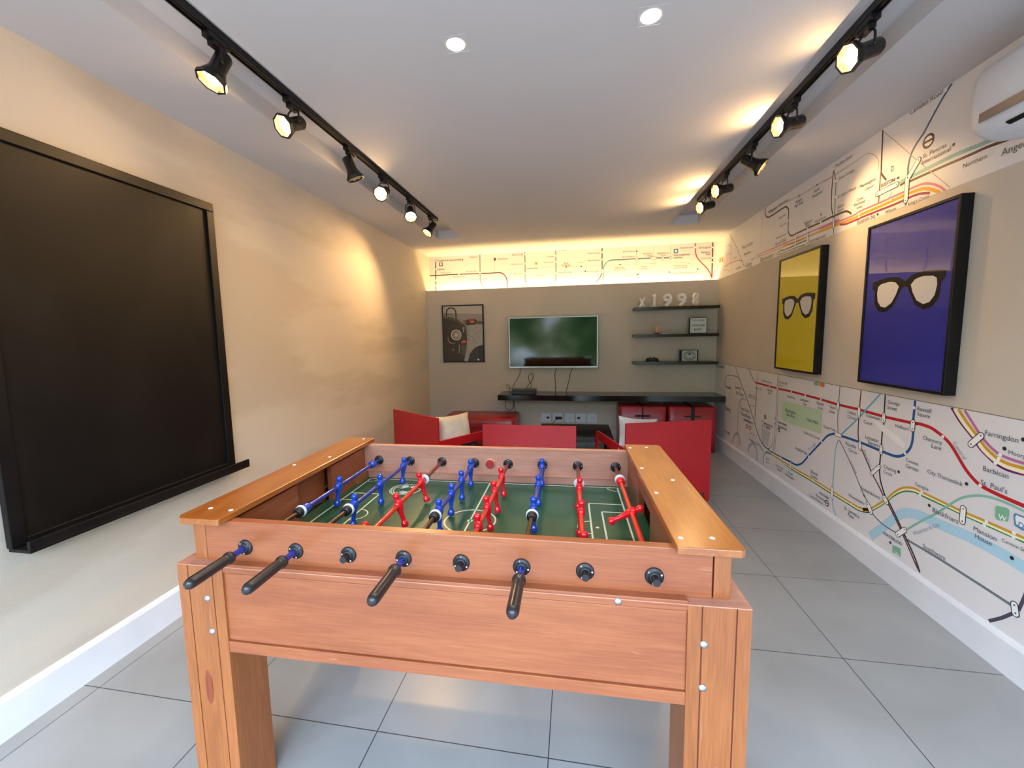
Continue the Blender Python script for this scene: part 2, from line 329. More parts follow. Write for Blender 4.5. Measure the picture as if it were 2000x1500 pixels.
MAP_LOW = [
    ('L', 'river', 0.05, [(2.587, 0.178), (2.48, 0.297), (2.396, 0.394), (2.333, 0.433), (2.259, 0.45), (2.145, 0.457), (1.996, 0.468), (1.867, 0.465), (1.79, 0.458), (1.688, 0.452)]),
    ('L', 'red', 0.016, [(4.192, 0.898), (4.122, 0.898), (3.763, 0.896), (3.538, 0.9), (3.339, 0.899), (3.144, 0.898), (2.95, 0.893), (2.752, 0.896), (2.553, 0.893), (2.356, 0.898), (2.328, 0.902), (2.291, 0.902), (2.247, 0.897), (2.203, 0.881), (2.181, 0.871), (2.143, 0.847), (2.105, 0.808), (2.063, 0.761), (2.024, 0.729), (1.985, 0.709), (1.932, 0.7), (1.872, 0.695), (1.815, 0.692), (1.762, 0.692)]),
    ('L', 'maroon', 0.008, [(4.363, 1.021), (4.31, 0.973), (4.259, 0.93), (4.192, 0.898)]),
    ('L', 'pink', 0.009, [(4.153, 0.995), (4.166, 0.901), (4.16, 0.761), (4.161, 0.683), (4.157, 0.561)]),
    ('L', 'pinkd', 0.006, [(4.167, 0.862), (4.169, 0.76), (4.173, 0.681), (4.175, 0.558)]),
    ('L', 'dgreen', 0.01, [(4.707, 1.014), (4.584, 0.897), (4.469, 0.799), (4.358, 0.699), (4.191, 0.535), (4.109, 0.442), (3.999, 0.361), (3.868, 0.336), (3.747, 0.334), (3.621, 0.336), (3.492, 0.344)]),
    ('L', 'blue', 0.015, [(3.621, 0.336), (3.492, 0.341), (3.407, 0.345), (3.33, 0.385), (3.251, 0.466), (3.104, 0.608), (3.044, 0.664), (2.976, 0.694), (2.934, 0.696), (2.93, 0.697), (2.728, 0.701), (2.554, 0.697), (2.47, 0.696), (2.426, 0.705), (2.39, 0.728), (2.358, 0.774), (2.35, 0.832), (2.356, 0.898), (2.356, 0.957), (2.355, 1.014)]),
    ('L', 'blue', 0.007, [(4.989, 0.808), (4.957, 0.877), (4.86, 0.902), (4.719, 0.909), (4.607, 0.903), (4.561, 0.873)]),
    ('L', 'violet', 0.005, [(4.975, 0.175), (4.975, 0.354), (4.978, 0.525), (4.988, 0.676), (4.989, 0.808)]),
    ('L', 'dgray', 0.006, [(4.57, 0.17), (4.573, 0.28), (4.576, 0.394), (4.578, 0.525), (4.566, 0.614), (4.529, 0.672), (4.469, 0.702), (4.397, 0.693)]),
    ('L', 'olive', 0.007, [(3.773, 1.021), (3.768, 0.897), (3.77, 0.621), (3.779, 0.426), (3.787, 0.359), (3.82, 0.32), (3.879, 0.295), (3.927, 0.297)]),
    ('L', 'dgray', 0.004, [(3.748, 1.023), (3.746, 0.9), (3.746, 0.626), (3.755, 0.432), (3.751, 0.34)]),
    ('L', 'dgray', 0.005, [(4.017, 0.54), (4.007, 0.443), (3.991, 0.37), (3.931, 0.341), (3.869, 0.347), (3.812, 0.388), (3.807, 0.455)]),
    ('L', 'dgray', 0.008, [(4.065, 0.343), (4.01, 0.311), (3.959, 0.295)]),
    ('L', 'green', 0.009, [(3.962, 0.168), (3.96, 0.23), (3.941, 0.277), (3.888, 0.311), (3.819, 0.309), (3.487, 0.289), (3.175, 0.291), (2.952, 0.288), (2.756, 0.288), (2.704, 0.288), (2.648, 0.3), (2.602, 0.318), (2.66, 0.301), (2.603, 0.325), (2.536, 0.382), (2.487, 0.431), (2.434, 0.488), (2.376, 0.532), (2.313, 0.553), (2.264, 0.552), (2.155, 0.552), (2.047, 0.551), (1.942, 0.552), (1.838, 0.554), (1.801, 0.554), (1.748, 0.555)]),
    ('L', 'cream', 0.009, [(3.803, 0.299), (3.487, 0.298), (3.176, 0.3), (2.953, 0.297), (2.756, 0.296), (2.704, 0.296), (2.649, 0.307), (2.603, 0.324), (2.661, 0.306), (2.603, 0.332), (2.536, 0.39), (2.488, 0.438), (2.435, 0.497), (2.377, 0.54), (2.314, 0.56), (2.264, 0.56), (2.156, 0.559), (2.048, 0.556), (1.943, 0.558), (1.838, 0.559), (1.801, 0.561), (1.749, 0.56)]),
    ('L', 'gold', 0.011, [(3.804, 0.308), (3.488, 0.307), (3.177, 0.31), (2.954, 0.307), (2.757, 0.306), (2.705, 0.306), (2.65, 0.317), (2.604, 0.334), (2.662, 0.314), (2.604, 0.34), (2.537, 0.399), (2.488, 0.446), (2.436, 0.506), (2.378, 0.551), (2.315, 0.571), (2.266, 0.57), (2.157, 0.567), (2.049, 0.565), (1.944, 0.568), (1.839, 0.569), (1.802, 0.57), (1.75, 0.57)]),
    ('L', 'lblue', 0.011, [(2.594, 1.014), (2.694, 0.909), (2.751, 0.849), (2.898, 0.713), (2.93, 0.694)]),
    ('L', 'lblue', 0.008, [(2.927, 0.668), (2.95, 0.602), (2.954, 0.517), (2.954, 0.434), (2.956, 0.332), (2.961, 0.304), (2.95, 0.252), (2.934, 0.202), (2.903, 0.163)]),
    ('L', 'gray', 0.008, [(2.95, 1.014), (2.951, 0.901), (2.95, 0.793), (2.938, 0.714)]),
    ('L', 'gray', 0.008, [(2.918, 0.665), (2.829, 0.582), (2.743, 0.49), (2.661, 0.393), (2.662, 0.401), (2.623, 0.361), (2.586, 0.321), (2.519, 0.297), (2.45, 0.291), (2.4, 0.293)]),
    ('L', 'slate', 0.012, [(2.338, 0.29), (2.172, 0.293), (2.025, 0.291), (1.911, 0.288), (1.806, 0.284)]),
    ('L', 'maroon', 0.009, [(2.75, 1.014), (2.753, 0.934), (2.752, 0.896), (2.753, 0.834), (2.749, 0.744), (2.727, 0.688), (2.671, 0.619), (2.609, 0.548), (2.559, 0.501), (2.504, 0.446), (2.487, 0.435), (2.422, 0.371), (2.367, 0.312), (2.314, 0.25), (2.27, 0.198), (2.239, 0.167)]),
    ('L', 'black', 0.01, [(2.557, 1.014), (2.555, 0.943), (2.553, 0.893), (2.551, 0.847)]),
    ('L', 'black', 0.01, [(2.557, 0.809), (2.557, 0.753), (2.555, 0.706), (2.557, 0.663), (2.557, 0.606), (2.55, 0.556), (2.535, 0.514), (2.495, 0.45), (2.472, 0.436), (2.408, 0.372), (2.354, 0.313), (2.305, 0.26), (2.265, 0.211), (2.239, 0.167)]),
    ('L', 'purple', 0.012, [(2.153, 1.014), (2.102, 0.956), (2.043, 0.904), (2.004, 0.864), (1.959, 0.834), (1.932, 0.82), (1.898, 0.811), (1.869, 0.809), (1.827, 0.812), (1.788, 0.818)]),
    ('L', 'cream', 0.024, [(2.134, 1.013), (2.086, 0.959), (2.03, 0.91), (1.992, 0.87), (1.947, 0.841), (1.915, 0.831), (1.885, 0.825), (1.829, 0.825), (1.79, 0.831)]),
    ('L', 'gold', 0.013, [(2.119, 1.012), (2.073, 0.962), (2.02, 0.913), (1.983, 0.876), (1.948, 0.853), (1.923, 0.842), (1.886, 0.834), (1.83, 0.835), (1.791, 0.841)]),
    ('L', 'mauve', 0.012, [(2.089, 1.013), (2.049, 0.967), (2.007, 0.92), (1.971, 0.889), (1.944, 0.872), (1.919, 0.861), (1.874, 0.855), (1.832, 0.854), (1.792, 0.858)]),
    ('L', 'teal', 0.011, [(2.337, 0.343), (2.257, 0.425), (2.177, 0.502), (2.096, 0.591), (2.051, 0.631), (1.989, 0.663), (1.93, 0.676), (1.87, 0.677), (1.813, 0.672), (1.76, 0.668)]),
    ('L', 'dpurple', 0.013, [(1.893, 0.162), (1.848, 0.208), (1.81, 0.255)]),
    ('L', 'dpurple', 0.013, [(1.79, 0.282), (1.778, 0.337), (1.764, 0.408)]),
    ('L', 'fgray', 0.03, [(4.691, 0.187), (4.663, 0.258), (4.589, 0.311), (4.522, 0.292), (4.502, 0.202)]),
    ('L', 'fgray', 0.03, [(4.287, 0.197), (4.265, 0.262), (4.203, 0.303), (4.129, 0.29), (4.074, 0.18)]),
    ('C', 'w', 0.011, [(2.953, 0.904), (2.952, 0.871)]),
    ('C', 'w', 0.011, [(2.753, 0.901), (2.753, 0.856)]),
    ('C', 'w', 0.011, [(2.554, 0.902), (2.552, 0.87)]),
    ('C', 'w', 0.012, [(2.355, 0.902), (2.355, 0.868)]),
    ('C', 'w', 0.011, [(2.955, 0.699), (2.909, 0.697)]),
    ('C', 'w', 0.011, [(2.727, 0.696), (2.721, 0.665)]),
    ('C', 'w', 0.011, [(2.555, 0.72), (2.554, 0.69)]),
    ('C', 'w', 0.012, [(2.623, 0.358), (2.594, 0.324)]),
    ('C', 'w', 0.012, [(2.392, 0.288), (2.349, 0.335)]),
    ('C', 'w', 0.012, [(2.043, 0.872), (2.004, 0.919)]),
    ('C', 'w', 0.012, [(2.048, 0.579), (2.047, 0.522)]),
    ('C', 'w', 0.012, [(2.504, 0.446), (2.483, 0.428)]),
    ('C', 'w', 0.012, [(1.805, 0.293), (1.798, 0.264)]),
    ('C', 'w', 0.011, [(2.956, 0.332), (2.954, 0.265)]),
    ('C', 'w', 0.011, [(3.778, 0.627), (3.778, 0.602)]),
    ('C', 'w', 0.011, [(4.011, 0.56), (4.01, 0.548)]),
    ('C', 'w', 0.011, [(3.764, 0.906), (3.759, 0.891)]),
    ('C', 'w', 0.011, [(4.153, 0.574), (4.156, 0.55)]),
    ('C', 'w', 0.011, [(3.491, 0.331), (3.489, 0.289)]),
    ('C', 'w', 0.01, [(2.612, 0.547), (2.557, 0.606)]),
    ('D', 'w', 0.008, [(3.538, 0.9)]),
    ('D', 'w', 0.008, [(3.339, 0.899)]),
    ('D', 'w', 0.008, [(3.144, 0.898)]),
    ('D', 'w', 0.008, [(3.91, 0.897)]),
    ('D', 'w', 0.008, [(3.25, 0.46)]),
    ('D', 'w', 0.008, [(3.104, 0.608)]),
    ('D', 'w', 0.008, [(3.655, 0.329)]),
    ('D', 'w', 0.008, [(2.181, 0.871)]),
    ('D', 'w', 0.008, [(1.985, 0.709)]),
    ('D', 'w', 0.008, [(2.387, 0.731)]),
    ('D', 'w', 0.008, [(2.357, 0.977)]),
    ('D', 'w', 0.008, [(1.933, 0.823)]),
    ('D', 'w', 0.008, [(1.923, 0.843)]),
    ('D', 'w', 0.008, [(1.919, 0.861)]),
    ('D', 'w', 0.008, [(2.268, 0.568)]),
    ('D', 'w', 0.008, [(2.276, 0.55)]),
    ('D', 'w', 0.008, [(1.944, 0.568)]),
    ('D', 'w', 0.008, [(1.951, 0.549)]),
    ('D', 'w', 0.008, [(1.836, 0.573)]),
    ('D', 'w', 0.008, [(1.836, 0.556)]),
    ('D', 'w', 0.008, [(2.761, 0.3)]),
    ('D', 'w', 0.008, [(3.176, 0.303)]),
    ('D', 'black', 0.008, [(2.045, 0.694)]),
    ('D', 'black', 0.008, [(2.435, 0.22)]),
    ('D', 'black', 0.008, [(2.219, 0.522)]),
    ('D', 'black', 0.008, [(2.419, 0.622)]),
    ('D', 'black', 0.008, [(1.833, 0.471)]),
    ('D', 'black', 0.008, [(1.905, 0.891)]),
    ('D', 'black', 0.008, [(1.841, 0.944)]),
    ('T', 'ink', 'Queensway', [(3.602, 0.854), (3.478, 0.86)], 0),
    ('T', 'ink', 'Lancaster', [(3.402, 0.859), (3.287, 0.864)], 0),
    ('T', 'ink', 'Gate', [(3.365, 0.833), (3.316, 0.835)], 0),
    ('T', 'ink', 'Marble', [(3.19, 0.868), (3.107, 0.867)], 0),
    ('T', 'ink', 'Arch', [(3.171, 0.836), (3.114, 0.837)], 0),
    ('T', 'ink', 'Bond', [(3.034, 0.865), (2.977, 0.867)], 0),
    ('T', 'ink', 'Street', [(3.039, 0.834), (2.978, 0.837)], 0),
    ('T', 'ink', 'Oxford', [(2.858, 0.862), (2.782, 0.866)], 0),
    ('T', 'ink', 'Circus', [(2.855, 0.834), (2.779, 0.838)], 0),
    ('T', 'ink', 'Kensington', [(3.617, 0.741), (3.454, 0.745)], 0),
    ('T', 'ink', 'Gardens', [(3.594, 0.708), (3.463, 0.714)], 0),
    ('T', 'ink', 'Hyde Park', [(3.299, 0.728), (3.155, 0.728)], 0),
    ('T', 'ink', 'Green Park', [(3.092, 0.718), (2.962, 0.722)], 0),
    ('T', 'ink', 'Hyde Park Corner', [(3.327, 0.619), (3.125, 0.626)], 0),
    ('T', 'ink', 'Knightsbridge', [(3.433, 0.477), (3.268, 0.473)], 0),
    ('T', 'ink', 'Notting Hill', [(3.741, 0.956), (3.606, 0.954)], 0),
    ('T', 'ink', 'Gate', [(3.731, 0.929), (3.683, 0.928)], 0),
    ('T', 'ink', 'Piccadilly', [(2.853, 0.663), (2.754, 0.664)], 0),
    ('T', 'ink', 'Circus', [(2.822, 0.632), (2.746, 0.63)], 0),
    ('T', 'ink', 'Leicester', [(2.684, 0.747), (2.575, 0.748)], 0),
    ('T', 'ink', 'Square', [(2.661, 0.721), (2.576, 0.724)], 0),
    ('T', 'ink', 'Goodge', [(2.532, 0.975), (2.449, 0.984)], 0),
    ('T', 'ink', 'Street', [(2.532, 0.95), (2.465, 0.95)], 0),
    ('T', 'ink', 'Russell', [(2.336, 0.977), (2.255, 0.98)], 0),
    ('T', 'ink', 'Square', [(2.333, 0.951), (2.259, 0.953)], 0),
    ('T', 'ink', 'Holborn', [(2.467, 0.861), (2.378, 0.864)], 0),
    ('T', 'ink', 'Chancery', [(2.289, 0.843), (2.182, 0.84)], 0),
    ('T', 'ink', 'Lane', [(2.236, 0.815), (2.182, 0.815)], 0),
    ('T', 'ink', 'Covent', [(2.379, 0.699), (2.3, 0.703)], 0),
    ('T', 'ink', 'Garden', [(2.378, 0.668), (2.297, 0.675)], 0),
    ('T', 'ink', 'Charing', [(2.525, 0.619), (2.435, 0.621)], 0),
    ('T', 'ink', 'Cross', [(2.525, 0.592), (2.461, 0.59)], 0),
    ('T', 'ink', 'Tottenham', [(2.694, 0.875), (2.579, 0.874)], 0),
    ('T', 'ink', 'Court', [(2.707, 0.836), (2.635, 0.831)], 0),
    ('T', 'ink', 'City Thameslink', [(2.246, 0.686), (2.062, 0.684)], 0),
    ('T', 'ink', 'Temple', [(2.312, 0.596), (2.231, 0.599)], 0),
    ('T', 'ink', 'Farringdon', [(1.988, 0.937), (1.857, 0.937)], 0),
    ('T', 'ink', 'Moorgate', [(1.888, 0.88), (1.795, 0.884)], 0),
    ('T', 'ink', 'Barbican', [(1.981, 0.786), (1.878, 0.787)], 0),
    ('T', 'ink', "St. Paul's", [(1.985, 0.726), (1.876, 0.725)], 0),
    ('T', 'ink', 'Blackfriars', [(2.198, 0.509), (2.065, 0.514)], 0),
    ('T', 'ink', 'Mansion', [(1.994, 0.515), (1.897, 0.518)], 0),
    ('T', 'ink', 'House', [(1.984, 0.483), (1.913, 0.492)], 0),
    ('T', 'ink', 'Cannon Street', [(1.876, 0.512), (1.757, 0.538)], 0),
    ('T', 'ink', 'Southwark', [(2.233, 0.312), (2.106, 0.312)], 0),
    ('T', 'ink', 'Westminster', [(2.794, 0.346), (2.648, 0.353)], 0),
    ('T', 'ink', 'Embankment', [(2.687, 0.43), (2.529, 0.436)], 0),
    ('T', 'ink', "St. James's", [(2.824, 0.249), (2.687, 0.257)], 0),
    ('T', 'ink', 'Park', [(2.786, 0.222), (2.73, 0.228)], 0),
    ('T', 'ink', 'Victoria', [(3.137, 0.218), (3.025, 0.212)], 0),
    ('T', 'ink', 'Coach Station', [(3.206, 0.185), (3.046, 0.183)], 0),
    ('T', 'ink', 'Sloane', [(3.214, 0.364), (3.127, 0.363)], 0),
    ('T', 'ink', 'Square', [(3.211, 0.334), (3.129, 0.335)], 0),
    ('T', 'ink', 'South', [(3.52, 0.248), (3.452, 0.254)], 0),
    ('T', 'ink', 'Kensington', [(3.557, 0.225), (3.424, 0.224)], 0),
    ('T', 'ink', 'Gloucester', [(3.723, 0.244), (3.599, 0.252)], 0),
    ('T', 'ink', 'Road', [(3.692, 0.218), (3.63, 0.225)], 0),
    ('T', 'ink', "Earl's", [(3.905, 0.246), (3.844, 0.254)], 0),
    ('T', 'ink', 'Court', [(3.902, 0.213), (3.841, 0.225)], 0),
    ('T', 'ink', 'Latimer Road', [(4.327, 0.769), (4.178, 0.762)], 0),
    ('T', 'ink', 'Shepherds Bush', [(4.324, 0.745), (4.176, 0.743)], 0),
    ('T', 'ink', 'Wood Lane', [(4.297, 0.668), (4.186, 0.67)], 0),
    ('T', 'ink', 'Ladbroke Grove', [(4.058, 0.936), (3.869, 0.934)], 0),
    ('T', 'ink', 'Acton', [(5.181, 0.986), (5.033, 0.985)], 0),
    ('T', 'ink', 'Perivale', [(4.958, 0.764), (4.799, 0.777)], 0),
    ('T', 'ink', 'Greenford', [(4.684, 0.794), (4.521, 0.801)], 0),
    ('T', 'ink', 'Park Royal', [(4.634, 0.739), (4.453, 0.743)], 0),
    ('T', 'ink', 'Ealing', [(4.933, 0.519), (4.774, 0.533)], 0),
    ('T', 'ink', 'Hanwell', [(4.931, 0.253), (4.771, 0.277)], 0),
    ('T', 'ink', 'Northfields', [(4.484, 0.543), (4.266, 0.551)], 0),
    ('T', 'ink', 'South Ealing', [(4.51, 0.593), (4.31, 0.604)], 0),
    ('T', 'ink', 'Turnham Green', [(4.281, 0.327), (4.064, 0.336)], 0),
    ('T', 'ink', 'Brook Green', [(4.25, 0.392), (4.141, 0.403)], 0),
    ('T', 'ink', 'Queens Park', [(4.187, 0.851), (4.05, 0.853)], 0),
    ('T', 'ink', 'Holland', [(3.946, 0.863), (3.854, 0.864)], 0),
    ('T', 'ink', 'Park', [(3.927, 0.836), (3.874, 0.837)], 0),
    ('T', 'ink', 'WATERLOO', [(2.491, 0.251), (2.357, 0.249)], 1),
    ('T', 'ink', 'VICTORIA', [(3.096, 0.252), (2.982, 0.239)], 1),
    ('T', 'ink', 'HAMMERSMITH', [(4.427, 0.494), (4.205, 0.5)], 1),
    ('T', 'ink', 'KENSINGTON', [(3.977, 0.548), (3.815, 0.558)], 1),
    ('T', 'ink', 'OLYMPIA', [(3.975, 0.526), (3.857, 0.527)], 1),
    ('T', 'ink', 'HIGH STREET', [(3.726, 0.613), (3.578, 0.62)], 1),
    ('T', 'ink', 'KENSINGTON', [(3.723, 0.578), (3.575, 0.588)], 1),
    ('T', 'fink', 'Waterloo & City', [(2.295, 0.342), (2.156, 0.457)], 0),
    ('T', 'fink', 'Central', [(2.122, 0.86), (2.062, 0.801)], 0),
    ('T', 'fink', 'Bakerloo', [(2.686, 0.665), (2.617, 0.587)], 0),
    ('T', 'fink', 'Jubilee', [(2.796, 0.566), (2.734, 0.508)], 0),
    ('T', 'fink', 'Piccadilly', [(3.255, 0.508), (3.17, 0.579)], 0),
    ('T', 'fink', 'Holland Park', [(3.995, 0.484), (3.854, 0.502)], 0),
    ('T', 'fink', 'Holland Park', [(3.993, 0.465), (3.858, 0.482)], 0),
    ('T', 'fink', 'Holland Park', [(3.991, 0.447), (3.862, 0.463)], 0),
    ('T', 'fink', 'Holland Park', [(3.989, 0.428), (3.866, 0.444)], 0),
    ('T', 'fink', 'Holland Park', [(3.987, 0.409), (3.871, 0.424)], 0),
    ('T', 'fink', 'Holland Park', [(3.985, 0.391), (3.875, 0.404)], 0),
    ('T', 'fink', 'Holland Park', [(3.983, 0.372), (3.879, 0.385)], 0),
    ('Q', 'park', 0, [(3.67, 0.8), (3.644, 0.811), (3.146, 0.823), (3.12, 0.807), (3.115, 0.669), (3.138, 0.658), (3.647, 0.643), (3.676, 0.662)]),
    ('Q', 'sqgreen', 0, [(1.909, 0.652), (1.868, 0.659), (1.861, 0.651), (1.862, 0.606), (1.905, 0.595), (1.912, 0.605), (1.915, 0.643)]),
    ('Q', 'sqgreen', 0, [(2.419, 0.216), (2.365, 0.225), (2.36, 0.18), (2.416, 0.175)]),
    ('Q', 'sqgreen', 0, [(3.235, 1.015), (3.187, 1.016), (3.186, 0.987), (3.234, 0.99)]),
    ('Q', 'sqorange', 0, [(3.17, 1.014), (3.114, 1.019), (3.112, 0.988), (3.17, 0.989)]),
    ('Q', 'sqred', 0, [(4.369, 0.46), (4.314, 0.46), (4.31, 0.423), (4.365, 0.423)]),
    ('Q', 'sqred', 0, [(4.291, 0.461), (4.238, 0.46), (4.238, 0.424), (4.287, 0.425)]),
    ('Q', 'sqdark', 0, [(3.98, 0.627), (3.942, 0.629), (3.939, 0.596), (3.977, 0.594)]),
    ('Q', 'sqdark', 0, [(3.723, 0.568), (3.687, 0.569), (3.683, 0.536), (3.719, 0.535)]),
    ('Q', 'sqblue', 0, [(1.84, 0.652), (1.782, 0.653), (1.781, 0.602), (1.811, 0.597), (1.837, 0.603), (1.845, 0.641)]),
    ('Q', 'paper', 0, [(1.834, 0.646), (1.785, 0.646), (1.785, 0.608), (1.81, 0.606), (1.832, 0.611), (1.838, 0.638)]),
    ('Q', 'paper', 0, [(4.356, 0.45), (4.325, 0.451), (4.323, 0.431), (4.354, 0.433)]),
    ('Q', 'paper', 0, [(4.279, 0.451), (4.248, 0.451), (4.25, 0.431), (4.277, 0.432)]),
    ('Q', 'paper', 0, [(3.969, 0.616), (3.95, 0.617), (3.949, 0.605), (3.968, 0.604)]),
    ('Q', 'paper', 0, [(3.712, 0.556), (3.695, 0.557), (3.694, 0.543), (3.71, 0.542)]),
    ('T', 'paper', 'W', [(1.9, 0.608), (1.867, 0.617)], 1),
    ('T', 'paper', 'W', [(2.403, 0.176), (2.371, 0.185)], 1),
    ('T', 'sqblue', 'D', [(1.823, 0.614), (1.803, 0.615)], 1),
    ('R', 'black', 0.022, [(3.004, 0.205)]),
    ('Q', 'paper', 0, [(2.649, 0.865), (2.602, 0.855), (2.526, 0.834), (2.442, 0.809), (2.391, 0.783), (2.398, 0.754), (2.449, 0.767), (2.522, 0.794), (2.586, 0.821)]),
]
